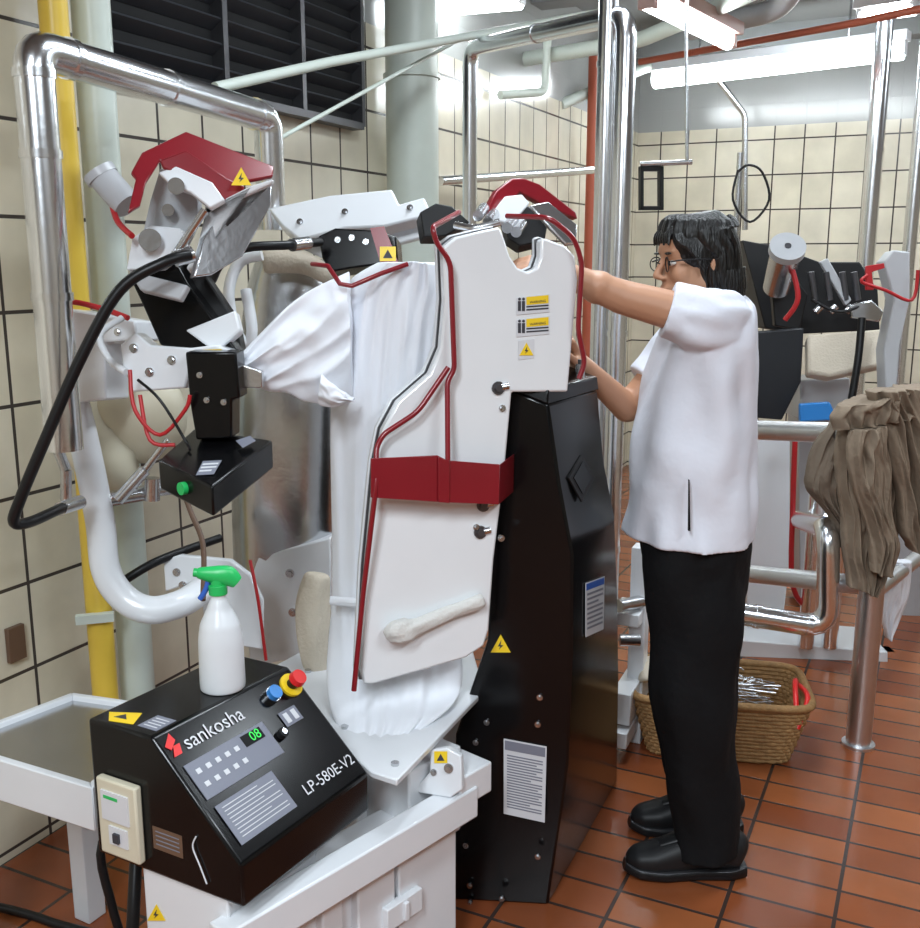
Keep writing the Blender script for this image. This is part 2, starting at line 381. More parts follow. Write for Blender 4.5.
for q in ([(641,166),(664,166),(664,171),(641,171)],[(641,206),(664,206),(664,210),(641,210)],[(641,166),(644,166),(644,210),(641,210)],[(660,166),(664,166),(664,210),(660,210)]): g.plate(q,pl,0.03,'blackmat')
g.done('hook_bracket',label='black open square bracket hanging from short bar',cat='bracket',bevel=0.002)
def lamp(p,q,label,body='enamel',w=0.10,r=.032):
    p=Vector(p);q=Vector(q); t=thing('fluorescent_lamp',label,'lamp',(p+q)/2)
    X=(q-p).normalized(); Y=Vector((0,0,1)).cross(X); Z=X.cross(Y); Rm=Matrix((X,Y,Z)).transposed(); L=(q-p).length
    g=G(); g.box((p+q)/2+Z*(0.02+r),(L+0.05,w,0.05),body,rot=Rm); 
    for e in (p,q): g.box(e+Z*0.01,(0.03,w*0.6,0.07),body,rot=Rm)
    for e in (p*0.8+q*0.2,p*0.2+q*0.8): g.cyl(e+Z*0.06,Vector((e.x,e.y,H)),0.006,'steel')
    g.done('lamp_housing',parent=t,bevel=0.004)
    g=G(); g.cyl(p,q,r,'tube'); g.done('lamp_tube',parent=t)
    return t
lamp(P(655,80,6.4),P(903,50,5.55),'white fluorescent batten lamp lit under ceiling',r=.05)
lamp(P(728,42,4.6),P(648,2,4.0),'fluorescent batten lamp with pinkish housing',body='tancap',w=0.12)
lamp(P(430,6,4.6),P(520,-2,4.4),'bright fluorescent lamp beside round column',r=.045)
lamp(P(862,16,5.0),P(915,8,4.8),'short fluorescent lamp near ceiling pipe')
# ---------- main machine
MC=thing('shirt_press_machine','large white and black shirt finishing press with red guard rods','laundry press machine',(0.0,2.1,0.0))
fp=plane(530,600,2.08,(-0.30,-0.95,0))
secs=[((508,388),(548,404),(598,384,2.30)),((499,470),(560,486),(604,462,2.33)),((491,540),(573,555),(614,540,2.38)),
      ((487,640),(572,655),(616,640,2.45)),((455,735),(568,765),(617,728,2.55))]
g=G(); rings=[]
for FLp,FRp,BRp in secs:
    FL=PP(*FLp,fp); FR=PP(*FRp,fp); BR=P(*BRp); BR.z=FR.z; BL=FL+(BR-FR)
    rings.append([FL,FR,BR,BL])
FRb=PZ(548,905,0); BRb=PZ(617,782,0); FLb=Vector((rings[4][0].x-0.005,rings[4][0].y,0)); rings.append([FLb,FRb,BRb,FLb+(BRb-FRb)])
vs=[p for r in rings for p in r]; fs=[[3,2,1,0],[20,21,22,23]]
for i in range(5):
    for k in range(4): fs.append([i*4+k,i*4+(k+1)%4,(i+1)*4+(k+1)%4,(i+1)*4+k])
g.raw(vs,fs,'black'); tower=g.done('tower',parent=MC,label='glossy black tower casing',bevel=0.006)
sp=pl3(rings[2][1],rings[3][1],rings[3][2])
bolts([(540,697),(538,724),(487,722),(476,742),(538,856),(470,885),(470,902),(502,898),(462,760),(470,800),(466,845)],fp,MC,0.007)
g=G(); g.sticker([(504,738),(547,746),(545,822),(504,813)],fp,'label',20,lm='greylabel',head='greylabel',off=0.003); g.done('printed_label',parent=MC,label='white printed instruction label')
g=G(); g.sticker([(584,583),(603,576),(602,629),(584,637)],sp,'label',8,lm='greylabel',head='blueink',off=0.004); g.done('printed_label',parent=MC,label='white label with blue heading')
g=G(); g.warn(501,643,20,fp,off=0.003); g.done('warning_sticker',parent=MC,label='yellow triangular warning sticker')
tz=rings[0][0].z
for u,v in ((527,392),(544,390),(562,385),(580,383)):
    g=G(); c=P(u,v,2.2); c.z=tz+.02; g.cyl(c-Vector((0,0,.01)),c+Vector((0,0,0.02)),0.010,'steel'); g.cyl(c+Vector((0,0,0.02)),c+Vector((0,0,0.03)),0.006,'darksteel'); g.done('bolt',parent=MC)
r0=rings[0]; cc=sum(r0,Vector())/4
g=G(); g.raw([cc+(p-cc)*1.03 for p in r0]+[cc+(p-cc)*.98+Vector((0,0,.03)) for p in r0],[[3,2,1,0],[4,5,6,7]]+[[i,(i+1)%4,4+(i+1)%4,4+i] for i in range(4)],'black'); g.done('tower_cap',parent=MC,bevel=.003)
dp=pl3(rings[1][1],rings[2][1],rings[1][2])
g=G(); g.plate([(567,478),(580,455),(593,478),(580,502)],dp,0.004,'blackmat',off=0.005); g.plate([(571,478),(580,462),(589,478),(580,494)],dp,0.002,'black',off=0.007); g.done('emblem',parent=MC,label='black diamond emblem plate')
# press plate
pn=(0.3,-0.954,0.02); pp=plane(470,450,2.02,pn)
out=[(443,247),(456,237),(480,231),(500,227),(505,240),(510,256),(518,268),(528,272),(537,268),(541,256),(541,240),(545,238),(566,246),(575,256),(578,280),(573,335),(568,392),(512,392),(505,470),(494,560),(489,630),(484,646),(466,658),(374,684),(364,684),(361,672),(366,570),(376,465),(383,430),(398,402),(430,374),(441,348),(445,300)]
g=G(); g.plate(out,pp,0.03,'plate'); g.done('press_plate',parent=MC,label='glossy white chest press plate with collar notch',bevel=0.010)
cx,cy=470,460
def grow(k,dx=0): return [(cx+(u-cx)*k+dx,cy+(v-cy)*(1+(k-1)*.5)) for u,v in out]
g=G(); g.plate(grow(1.008,-1),pp,0.005,'darksteel',off=-0.030); g.done('plate_gap_shade',parent=MC,label='dark sheet for the shaded gap behind press plate')  # dark sheet stands in for shade in the gap behind the plate
g=G(); g.plate(grow(1.02,-1.5),pp,0.016,'enamel',off=-0.036) ; g.done('backing_plate',parent=MC,label='white backing of the press plate',bevel=0.003)
for q in ([(516,298),(549,294),(549,312),(516,315)],[(516,320),(549,316),(549,334),(516,337)]):
    g=G()
    g.sticker(q,pp,'label',0,off=0.002); 
    g.sticker([(526,q[1][1]+3),(548,q[1][1]+1),(548,q[1][1]+9),(526,q[1][1]+11)],pp,'yellow',0,off=0.003)
    g.text('WARNING',PP(529,q[1][1]+9.5,pp),PP(545,q[1][1]+8,pp),pp[1],'ink',off=0.0045)
    for k in range(2): g.sticker([(526,q[1][1]+12+k*3),(548,q[1][1]+10.5+k*3),(548,q[1][1]+12+k*3),(526,q[1][1]+13.5+k*3)],pp,'ink',0,off=0.003)
    for k in (0,1): 
        g.ell(PP(519+k*4,q[1][1]+5,pp,0.003),(0.003,0.001,0.003),'ink'); g.sticker([(517.5+k*4,q[1][1]+7),(520.5+k*4,q[1][1]+7),(520.5+k*4,q[1][1]+17),(517.5+k*4,q[1][1]+17)],pp,'ink',0,off=0.003)
    g.done('warning_sticker',parent=MC,label='white sticker with yellow WARNING strip')
g=G(); g.sticker([(518,341),(534,339),(534,358),(518,360)],pp,'label',off=.0015); g.warn(526,349,14,pp,off=0.003); g.done('warning_sticker',parent=MC,label='small yellow triangle sticker')
for u,v in ((498,388),(483,505),(480,532)):
    g=G(); g.bolt(u,v,pp,0.014,'darksteel'); g.cyl(PP(u,v,pp,0.0),PP(u+10,v-2,pp,0.0),0.008,'steel'); g.done('hinge',parent=MC,label='dark round hinge')
bolts(((479,497),(476,527),(502,408),(501,538)),pp,MC,.007)
g=G(); g.sweep([PP(384,634,pp,.02),PP(392,628,pp,.025),PP(404,626,pp,.025),PP(416,622,pp,.02),PP(450,609,pp,.016),PP(482,597,pp,.016)],[(.008,.012),(.020,.024),(.021,.026),(.014,.017),(.012,.015),(.013,.016)],'palecloth',fold=0.14,ff=2,fl=0.03,seg=24); g.done('padded_arm',parent=MC,label='off-white cloth covered clamp arm',sub=1)
o=0.055
g=G(); 
q=[(365,454),(430,451),(440,456),(491,460),(490,499),(440,497),(365,492)]
g.plate(q,pp,0.005,'red',off=o)
a=[PP(491,460,pp,o),PP(490,499,pp,o)]; b_=[P(521,449,2.15),P(520,486,2.15)]
g.prism([a[0],b_[0],b_[1],a[1]],Vector((0.0,0.005,0)),'red')
g.plate([(430,452),(441,456),(441,497),(430,496)],pp,0.004,'red',off=o+0.006)
g.done('guard_band',parent=MC,label='dark red sheet metal guard band',bevel=0.0015)
def rod(pix,m='red',r=0.0055,off=0.03,name='guard_rod'):
    g=G(); pts=[PP(p[0],p[1],pp,off if len(p)<3 else p[2]) for p in pix]
    q=[pts[0]]
    for i in range(1,len(pts)-1):
        a=pts[i-1]-pts[i]; b=pts[i+1]-pts[i]; d=min(.02,a.length*.4,b.length*.4); pa=pts[i]+a.normalized()*d; pb=pts[i]+b.normalized()*d
        for k in range(5):
            t=k/4; q.append(pa*(1-t)**2+pts[i]*2*t*(1-t)+pb*t*t)
    q.append(pts[-1]); g.sweep(q,r,m,seg=10,sub=1); g.done(name,parent=MC,label='bent dark red guard rod')
rod([(474,209,-.1),(428,228),(432,243),(446,262),(450,368),(443,380),(440,456,o)])
rod([(444,366),(414,410),(380,432),(373,445),(370,480,o),(360,590),(351,685)])
rod([(524,213,-.1),(545,218),(570,238),(578,262),(574,330),(581,362),(575,378)],off=0.02)
# collar head
g=G()
bl=plane(435,225,2.25,(0.2,-1,0.3)); g.plate([(420,212),(436,203),(452,206),(470,222),(445,236),(424,236)],bl,0.06,'blackmat'); g.done('collar_block',parent=MC,label='black collar clamp block',bevel=.003)
bl2=plane(520,220,2.32,(0.1,-1,0.35))
g=G(); g.plate([(500,205),(530,206),(548,222),(545,240),(520,246),(508,238)],bl2,0.05,'blackmat'); g.done('collar_block',parent=MC,label='black collar clamp block',bevel=.003)
for u,v in ((478,216),(488,222),(507,228),(516,232)):
    g=G(); g.cyl(P(u,v,2.20),P(u+6,v-8,2.26),0.012,'steel'); g.done('clamp_pin',parent=MC,label='steel clamp pin')
g=G(); g.tube([P(455,225,2.2),P(475,228,2.18),P(500,222,2.18)],0.008,'steel'); g.done('clamp_bar',parent=MC,label='steel clamp bar')
g=G(); hp=plane(520,200,2.33,(0.6,-0.9,0.2)); g.plate([(485,212),(497,190),(513,178),(524,178),(540,184),(576,212),(578,219),(548,207),(520,192),(500,215)],hp,0.02,'red'); g.done('collar_hood',parent=MC,label='dark red sheet metal hood',bevel=0.003)
g=G(); g.plate([(488,218),(505,196),(522,194),(530,203),(512,224)],plane(510,210,2.28,(0.3,-.9,.4)),0.02,'enamel'); g.done('collar_plate',parent=MC,label='white collar plate',bevel=.003)
g=G(); g.plate([(530,205),(548,201),(578,225),(576,243),(566,244),(545,222)],plane(550,215,2.27,(0.3,-.9,.5)),0.012,'steel')
g.done('collar_plate',parent=MC,label='steel collar plate',bevel=0.003)
# white overhead beam
wb=plane(350,215,2.55,(-0.1,-1,0.5))
g=G(); g.plate([(268,208),(330,195),(392,189),(399,204),(424,197),(432,214),(385,226),(345,228),(300,240),(282,226)],wb,0.05,'enamel'); g.plate([(292,228),(345,214),(420,206),(428,236),(330,262),(300,248)],plane(350,235,2.62,(-.1,-1,.1)),0.04,'enamel')
g.done('top_beam',parent=MC,label='white enamelled overhead beam',bevel=0.005)
bolts(((300,222),(345,212),(410,208)),wb,MC)
g=G(); cb=plane(350,248,2.35,(-0.1,-1,0.2))
g.plate([(318,236),(335,228),(372,230),(396,236),(398,262),(352,268),(330,272),(322,258)],cb,0.08,'black')
g.done('cuff_clamp',parent=MC,label='black cuff clamp block',bevel=0.004)
bolts(((338,240),(352,238),(366,242),(380,240)),cb,MC,.007)
rp=plane(384,250,2.28,(-0.1,-1,.2))
g=G(); g.plate([(370,228),(384,226),(398,262),(396,272),(384,275)],rp,0.006,'red'); g.done('guard_bracket',parent=MC,label='dark red guard bracket')
g=G(); g.warn(388,254,16,rp,off=.002,tri=False); g.done('warning_sticker',parent=MC,label='yellow warning sticker')
g=G(); 
g.sweep([P(408,264,2.10),P(380,274,2.09),P(352,286,2.08),P(340,284,2.08),P(328,266,2.10),P(312,264,2.14)],.005,'red',seg=10,sub=1)
g.done('guard_rod',parent=MC,label='dark red bent guard rod')
# stainless body
g=G(); g.sweep([P(297,258,2.72),P(295,300,2.72),P(290,400,2.70),P(288,500,2.70),P(290,600,2.72)],[(.10,.07),(.13,.09),(.15,.11),(.15,.12),(.15,.12)],'steel',up=(0,1,0),seg=40,pw=.7); g.done('steam_chest',parent=MC,label='curved stainless steel press chest')
g=G(); g.tube([P(262,255,2.5),P(240,262,2.5),P(229,290,2.48),P(234,325,2.46),P(246,345,2.46),P(252,330,2.47),P(246,290,2.5)],0.014,'enamel'); g.done('sleeve_form_rim',parent=MC,label='white curved rim')
g=G(); g.sweep([P(262,262,2.55),P(300,262,2.55),P(335,280,2.55)],[(.02,.03),(.03,.03),(.02,.02)],'beigecloth',fold=.1,fl=.05)
g.done('padding',parent=MC,label='beige padding',sub=1)
g=G(); bp_=plane(300,580,2.58,(-.1,-1,0))
g.plate([(258,556),(330,538),(332,650),(250,668),(245,600)],bp_,0.10,'enamel'); g.done('rear_bracket',parent=MC,label='white bracket plate',bevel=.004)
rb=plane(200,590,2.35,(-.1,-1,0.1))
g=G(); g.plate([(163,560),(180,555),(230,560),(250,575),(262,600),(262,650),(205,640),(200,580),(165,592)],rb,0.02,'enamel'); g.done('rear_bracket',parent=MC,label='white bolted bracket plate',bevel=.004)
bolts(((290,573),(293,612)),bp_,MC,.012); bolts(((183,585),(177,572)),rb,MC,.01)
g=G(); g.sweep([P(318,572,2.35),P(313,610,2.33),P(318,660,2.3),P(330,690,2.3)],[(.03,.04),(.045,.05),(.04,.05),(.03,.04)],'beigecloth',up=(0,1,0),fold=.1,fl=.1,seg=24); g.done('padded_form',parent=MC,label='beige padded hem form',sub=1)
# base
zt=0.53
g=G(); g.prism([PZ(u,v,zt) for u,v in [(262,672),(300,652),(330,640),(470,640),(484,690),(397,780),(372,772),(325,735)]],Vector((0,0,-.014)),'enamel')
g.done('base_top',parent=MC,label='white enamelled base top',bevel=0.003)
for u,v in ((395,765),(308,672),(345,728)): 
    g=G(); c=PZ(u,v,zt); g.cyl(c,c+Vector((0,0,.006)),.008,'steel'); g.done('bolt',parent=MC)
g=G()
for (u,v) in ((300,668),(455,665)):
    c=PZ(u,v,zt); g.box((c.x,c.y+0.03,(zt-.014)/2),(0.07,0.07,zt-.014),'enamel',rz=-0.4)
c=PZ(385,725,zt); g.box((c.x-.03,c.y+.10,(zt-.014)/2),(0.14,0.25,zt-.014),'enamel',rz=-.72)
c=PZ(330,700,zt); g.box((c.x,c.y+.06,zt-.10),(0.05,0.34,.17),'enamel',rz=.60)
g.done('base_frame',parent=MC,label='white steel base frame',bevel=0.004)
s=Vector((-0.40,1.46,0.385)); e=Vector((0.02,1.93,0.385)); d=(e-s).normalized(); nr=Vector((d.y,-d.x,0))
mid=(s+e)/2; L=(e-s).length; az=math.atan2(d.y,d.x)
g=G(); g.box(mid,(L,0.05,0.07),'enamel',rz=az); g.box(e-nr*.05+Vector((0,0,.035)),(.10,.14,.07),'enamel',rz=az)
g.done('front_rail',parent=MC,label='white square steel front rail',bevel=0.004)
g=G()
g.box(mid-nr*.09+d*.05+Vector((0,0,-.205)),(L*.8,.10,.36),'enamel',rz=az)
for t,w_ in ((.42,.05),(.60,.10),(.80,.13),(.93,.05)): g.box(s+(e-s)*t-nr*.035+Vector((0,0,-.21)),(w_,.03,.35),'enamel',rz=az)
g.done('lower_frame',parent=MC,label='white ribbed lower frame',bevel=.004)
g=G(); g.box(s+(e-s)*.70-nr*.015+Vector((0,0,-.17)),(.10,.02,.05),'enamel',rz=az); g.box(s+(e-s)*.70-nr*.004+Vector((0,0,-.17)),(.012,.012,.04),'enamel',rz=az); g.done('cover_latch',parent=MC,label='white latch on lower frame',bevel=.002)
g=G(); g.box(e-nr*.12-d*.05+Vector((0,0,-.01)),(.16,.14,.20),'enamel',rz=az); g.done('mount_block',parent=MC,label='white mounting block',bevel=.005)
k5=plane(440,775,1.88,(-.3,-.93,0.2))
g=G(); g.plate([(430,750),(447,748),(461,756),(462,790),(450,798),(412,792),(430,772)],k5,0.02,'enamel'); g.done('corner_bracket',parent=MC,label='white corner bracket',bevel=0.003)
g=G(); g.warn(441,757,13,k5,off=.002,tri=False); g.done('warning_sticker',parent=MC,label='small yellow sticker')
bolts([(449,768)],k5,MC,.010); bolts([(434,772)],k5,MC,.007)
lpn=plane(468,797,1.95,(-.3,-.95,0))
g=G(); g.plate([(463,785),(475,790),(475,808),(463,806)],lpn,0.01,'cream'); g.done('latch_plate',parent=MC,label='cream latch plate')
bolts([(469,791),(469,801)],lpn,MC,.004)
# ---- console
CO=Vector((-.65,1.62,0)); D=Vector((.295,-.160,0)); Wv=Vector((.180,.300,0))
def C(w,d,z): return CO+Wv*w+D*d+Vector((0,0,z))
prof=[(0,.715),(.45,.715),(1,.535),(1,.456),(0,.456)]
g=G(); g.prism([C(0,d,z) for d,z in prof],Wv,'black'); con=g.done('control_console',parent=MC,label='glossy black control console with printed lettering',bevel=0.006)
ff=pl3(C(0,.45,.715),C(1,.45,.715),C(1,1,.535))
def S(w,t): return C(w,.45+.55*t,.715-.18*t)
nf=ff[1]
def quadS(w0,t0,w1,t1,m,g,off=.002,th=.001): g.prism([S(w0,t0)+nf*off,S(w1,t0)+nf*off,S(w1,t1)+nf*off,S(w0,t1)+nf*off],-nf*th,m)
g=G(); g.text('sankosha',S(.13,.19),S(.53,.19),nf,'label',off=0.002,hs=1.0); 
g.prism([S(.03,.10)+nf*.002,S(.09,.03)+nf*.002,S(.10,.09)+nf*.002,S(.05,.14)+nf*.002],-nf*.001,'redbright'); g.prism([S(.04,.19)+nf*.002,S(.07,.12)+nf*.002,S(.11,.12)+nf*.002,S(.09,.19)+nf*.002],-nf*.001,'redbright')
g.done('brand_lettering',parent=con,label='white lettering with red emblem')
g=G(); g.text('LP-580E-V2',S(.56,.88),S(.96,.88),nf,'label',off=0.002,hs=1.0)
g.done('model_lettering',parent=con,label='white lettering')
g=G(); quadS(.05,.27,.60,.54,'greylabel',g,.003,.002)
for i in range(5):
    for j in range(2): quadS(.09+i*.065,.33+j*.1,.118+i*.065,.365+j*.1,'label',g,.004)
g.done('keypad',parent=con,label='grey keypad')
g=G(); quadS(.42,.29,.56,.375,'dark',g,.004); g.text('08',S(.47,.362),S(.54,.362),nf,'greenled',off=.0055); g.done('digital_display',parent=con,label='dark display with green digits')
g=G(); quadS(.06,.60,.46,.90,'greylabel',g,.003,.001)
for i in range(9): quadS(.09,.63+i*.028,.43-.1*(i%3==0),.636+i*.028,'label',g,.004)
g.done('printed_label',parent=con,label='grey instruction label')
g=G(); c=S(.66,.42); g.cyl(c,c+nf*.012,.010,'blackmat'); g.cyl(c+nf*.012,c+nf*.014,.006,'steel'); g.done('selector_knob',parent=con,label='small black selector knob')
g=G(); c=S(.76,.14); g.cyl(c,c+nf*.010,.016,'steel'); g.cyl(c+nf*.01,c+nf*.020,.014,'blue'); g.done('push_button',parent=con,label='round blue push button')
g=G(); c=S(.92,.14); g.cyl(c,c+nf*.006,.024,'yellow'); g.cyl(c+nf*.006,c+nf*.024,.011,'blackmat'); g.cyl(c+nf*.024,c+nf*.036,.017,'redbright',r2=.015); g.done('emergency_button',parent=con,label='red emergency mushroom button on yellow ring')
g=G(); quadS(.72,.28,.85,.40,'greylabel',g,.003); quadS(.74,.30,.77,.38,'label',g,.004); quadS(.80,.30,.83,.38,'label',g,.004); g.done('switch_plate',parent=con,label='grey plate with white marks')
sf=pl3(C(0,0,.456),C(0,1,.456),C(0,0,.715))
def Q(d,z): return C(0,d,z)
ns=sf[1]
g=G(); g.prism([Q(.08,.62)+ns*.016,Q(.36,.62)+ns*.016,Q(.36,.475)+ns*.016,Q(.08,.475)+ns*.016],-ns*.016,'cream')
g.done('breaker_cover',parent=con,label='cream plastic breaker switch box',bevel=.004)
g=G(); g.prism([Q(.12,.60)+ns*.019,Q(.31,.60)+ns*.019,Q(.31,.545)+ns*.019,Q(.12,.545)+ns*.019],-ns*.003,'label')
g.prism([Q(.16,.535)+ns*.019,Q(.29,.535)+ns*.019,Q(.29,.50)+ns*.019,Q(.16,.50)+ns*.019],-ns*.003,'label')
g.prism([Q(.20,.525)+ns*.024,Q(.24,.525)+ns*.024,Q(.24,.508)+ns*.024,Q(.20,.508)+ns*.024],-ns*.005,'ink')
g.prism([Q(.14,.592)+ns*.0195,Q(.24,.592)+ns*.0195,Q(.24,.586)+ns*.0195,Q(.14,.586)+ns*.0195],-ns*.003,'green')
g.done('breaker_switch',parent=con,label='breaker switch')
g=G(); g.prism([Q(.42,.55)+ns*.001,Q(.62,.55)+ns*.001,Q(.62,.508)+ns*.001,Q(.42,.508)+ns*.001],-ns*.001,'bronze')
for i in range(4): g.prism([Q(.44,.543-i*.008)+ns*.0015,Q(.60,.543-i*.008)+ns*.0015,Q(.60,.541-i*.008)+ns*.0015,Q(.44,.541-i*.008)+ns*.0015],-ns*.001,'greylabel')
g.done('rating_plate',parent=con,label='brown rating plate')
def qt(g,w0,d0,w1,d1,m,off=.001): g.prism([C(w0,d0,.715+off),C(w1,d0,.715+off),C(w1,d1,.715+off),C(w0,d1,.715+off)],Vector((0,0,-.001)),m)
g=G(); g.prism([C(.03,.12,.716),C(.10,.04,.716),C(.17,.20,.716),C(.06,.26,.716)],Vector((0,0,-.001)),'yellow'); g.prism([C(.07,.11,.7165),C(.12,.14,.7165),C(.08,.19,.7165)],Vector((0,0,-.001)),'ink')
g.done('warning_sticker',parent=con,label='yellow warning sticker')
g=G(); qt(g,.06,.29,.19,.42,'greylabel'); 
for i in range(4): qt(g,.08+.026*i,.31,.086+.026*i,.40,'label',.0016)
g.done('printed_label',parent=con,label='small grey label')
g=G(); g.tube([C(0,.72,.56)+ns*.002,C(0,.70,.54)+ns*.004,C(0,.74,.51)+ns*.004,C(0,.78,.48)+ns*.004],.0014,'label'); g.done('cable_tie',parent=con,label='white cable tie')
g=G(); a=[C(.02,.30,0),C(.02,.88,0),C(.8,.78,0),C(.8,.30,0)]; g.hexa(a,[p+Vector((0,0,.456)) for p in a],'enamel'); g.done('console_cabinet',parent=MC,label='white cabinet under console',bevel=.004)
g=G(); cp=pl3(a[0],a[1],a[0]+Vector((0,0,.4))); g.warn(157,912,18,cp,off=.002); g.done('warning_sticker',parent=MC,label='yellow triangular sticker')
# tray
g=G(); zt2=.55
TL=PZ(72,692,zt2);TR=PZ(185,708,zt2);BR_=PZ(92,788,zt2);BL_=PZ(-60,742,zt2)
tb=[TL,TR,BR_,BL_]; cen=sum(tb,Vector())/4
inn=[p+(cen-p)*.10 for p in tb]
for i in range(4):
    j=(i+1)%4; g.raw([tb[i],tb[j],inn[j],inn[i]]+[p+Vector((0,0,-.09)) for p in (tb[i],tb[j],inn[j],inn[i])],[[0,1,2,3],[7,6,5,4],[0,4,5,1],[1,5,6,2],[2,6,7,3],[3,7,4,0]],'enamel')
g.done('tray_frame',parent=MC,label='white steel side tray frame',bevel=.003)
g=G(); g.prism([p+Vector((0,0,-.012)) for p in inn],Vector((0,0,-.004)),'steel'); g.done('tray_sheet',parent=MC,label='stainless steel tray sheet')
for i,p in enumerate(inn):
    if i==2: continue
    g=G(); g.box((p.x,p.y,.235),(.05,.05,.47),'enamel',rz=-.5); g.done('tray_leg',parent=MC,bevel=.003)
# ---- sleeve press unit
g=G(); h=plane(200,165,2.05,(0.35,-0.75,0.55))
g.plate([(136,178),(131,172),(142,152),(186,131),(274,166),(273,176),(232,184),(160,160),(146,182),(140,205),(128,212)],h,.01,'red')
g.plate([(160,160),(186,150),(228,178),(245,186),(240,199),(226,202),(182,176),(163,168)],plane(200,175,2.02,(0.3,-.9,.2)),.012,'red')
hood=g.done('sleeve_press_hood',parent=MC,label='glossy dark red sheet hood',bevel=.003)
g=G(); g.warn(241,177,20,plane(200,175,2.0,(0.3,-.9,.3)),off=.004,tri=True); g.done('warning_sticker',parent=MC,label='yellow warning sticker')
g=G(); g.plate([(236,200),(262,186),(272,184),(271,206),(243,256),(212,275),(194,277),(205,236),(222,212)],plane(235,230,2.05,(0.6,-.75,.2)),.025,'steel'); g.done('sleeve_press_plate',parent=MC,label='polished sleeve press plate',bevel=.003)
g=G(); g.plate([(208,210),(234,200),(270,184),(272,179),(250,186),(222,200),(205,214),(196,250),(186,268),(193,277),(205,240)],plane(212,240,2.02,(-.1,-.95,.1)),.02,'enamel'); g.done('plate_edge',parent=MC,label='white rim of sleeve plate',bevel=.003)
ap=plane(165,215,2.08,(-.1,-1,.1))
g=G(); g.plate([(160,168),(176,172),(196,182),(198,215),(182,250),(168,262),(150,262),(142,235),(150,200)],ap,.03,'greyenamel'); g.done('lift_arm',parent=MC,label='grey metal lifting arm',bevel=.003)
g=G(); g.plate([(132,238),(150,225),(180,228),(185,250),(160,268),(126,270)],plane(155,245,2.03,(-.1,-1,.2)),.03,'enamel'); g.done('lift_arm',parent=MC,label='white metal link',bevel=.003)
g=G(); g.plate([(158,172),(176,166),(212,182),(225,200),(210,208),(190,192),(172,186)],plane(190,185,2.0,(.1,-1,.3)),.02,'enamel'); g.done('lift_arm',parent=MC,label='white upper link',bevel=.003)
for p_,q_,r_ in ((P(150,240,2.0),P(152,240,2.12),.022),(P(176,186,1.98),P(178,186,2.12),.016),(P(205,210,2.0),P(175,255,2.0),.008),(P(168,210,2.04),P(168,210,2.1),.012)):
    g=G(); g.cyl(p_,q_,r_,'steel'); g.done('pivot_pin',parent=MC,label='steel pivot pin')
g=G(); g.cyl(P(102,176,2.1),P(128,206,2.08),.030,'greyenamel'); g.cyl(P(98,171,2.1),P(103,178,2.1),.034,'greyenamel'); g.done('air_cylinder',parent=MC,label='grey round air cylinder')
g=G(); g.tube([P(112,205,2.08),P(118,222,2.05),P(132,236,2.0)],.006,'redhose'); g.done('air_hose',parent=MC,label='short red air hose')
g=G(); bb=plane(180,310,2.05,(-.1,-1,.1))
g.plate([(128,275),(150,264),(176,262),(188,285),(238,352),(228,362),(180,350),(160,345),(140,300)],bb,.05,'black')
g.plate([(170,255),(196,262),(235,320),(242,355),(230,360),(190,300)],plane(200,310,2.10,(-.1,-1,.1)),.04,'blackmat')
g.done('swing_arm',parent=MC,label='black swing arm casing',bevel=.004)
wp=plane(170,350,2.0,(-.1,-1,.1))
g=G(); g.plate([(120,345),(135,332),(150,345),(190,348),(215,345),(238,352),(238,362),(190,368),(185,388),(132,392),(122,365)],wp,.05,'enamel'); g.done('arm_bracket',parent=MC,label='white arm bracket',bevel=.004)
g=G(); g.plate([(185,330),(235,310),(240,330),(215,352)],plane(210,335,2.03,(-.1,-1,.3)),.03,'enamel'); g.done('arm_bracket',parent=MC,label='white arm bracket',bevel=.004)
g=G(); g.plate([(128,270),(188,285),(180,300),(140,290)],plane(150,285,1.99,(-.1,-1,.4)),.02,'greyenamel'); g.done('arm_bracket',parent=MC,label='grey link plate',bevel=.004)
bolts(((134,348),(150,372),(172,360)),wp,MC,.009)
g=G(); g.plate([(194,350),(222,349),(216,360),(190,361)],wp,.001,'yellow',off=.002); g.plate([(204,351),(212,351),(208,358)],wp,.001,'ink',off=.003); g.done('warning_sticker',parent=MC,label='yellow sticker')
g=G(); g.plate([(236,362),(262,372),(262,388),(238,388)],plane(250,375,1.98,(0,-1,0)),.02,'steel'); g.done('cuff_clip',parent=MC,label='steel cuff clip',bevel=.002)
g=G(); bk=plane(212,395,1.94,(-.05,-1,.0)); g.plate([(185,352),(236,352),(240,398),(232,400),(232,438),(196,440),(190,405)],bk,.06,'black')
g.done('pendant_bracket',parent=MC,label='black bracket',bevel=.004)
bolts([(200,375),(207,400),(224,402)],bk,MC,.006)
top4=[P(158,460,1.86),P(194,428,2.02),P(273,440,1.98),P(212,486,1.74)]
bot4=[p+Vector((0,0,-.058)) for p in top4]
g=G(); g.hexa(top4,bot4,'black'); pend=g.done('control_pendant',parent=MC,label='black pendant control box',bevel=.005)
cp=pl3(top4[0],top4[3],bot4[0])
g=G(); c=top4[0].lerp(bot4[3],.5); g.cyl(c-cp[1]*.002,c+cp[1]*.010,.012,'green'); g.done('push_button',parent=pend,label='round green push button')
tq=pl3(top4[0],top4[1],top4[3])
g=G(); g.sticker([(203,462),(222,461),(214,475),(196,476)],tq,'greylabel',3,'label',off=.002); g.done('printed_label',parent=pend,label='grey printed label')
g=G(); g.sticker([(236,442),(250,437),(256,442),(243,449)],tq,'greylabel',0,off=.003); g.done('printed_label',parent=pend,label='small grey label')
lb=plane(80,355,2.2,(-.2,-1,.1))
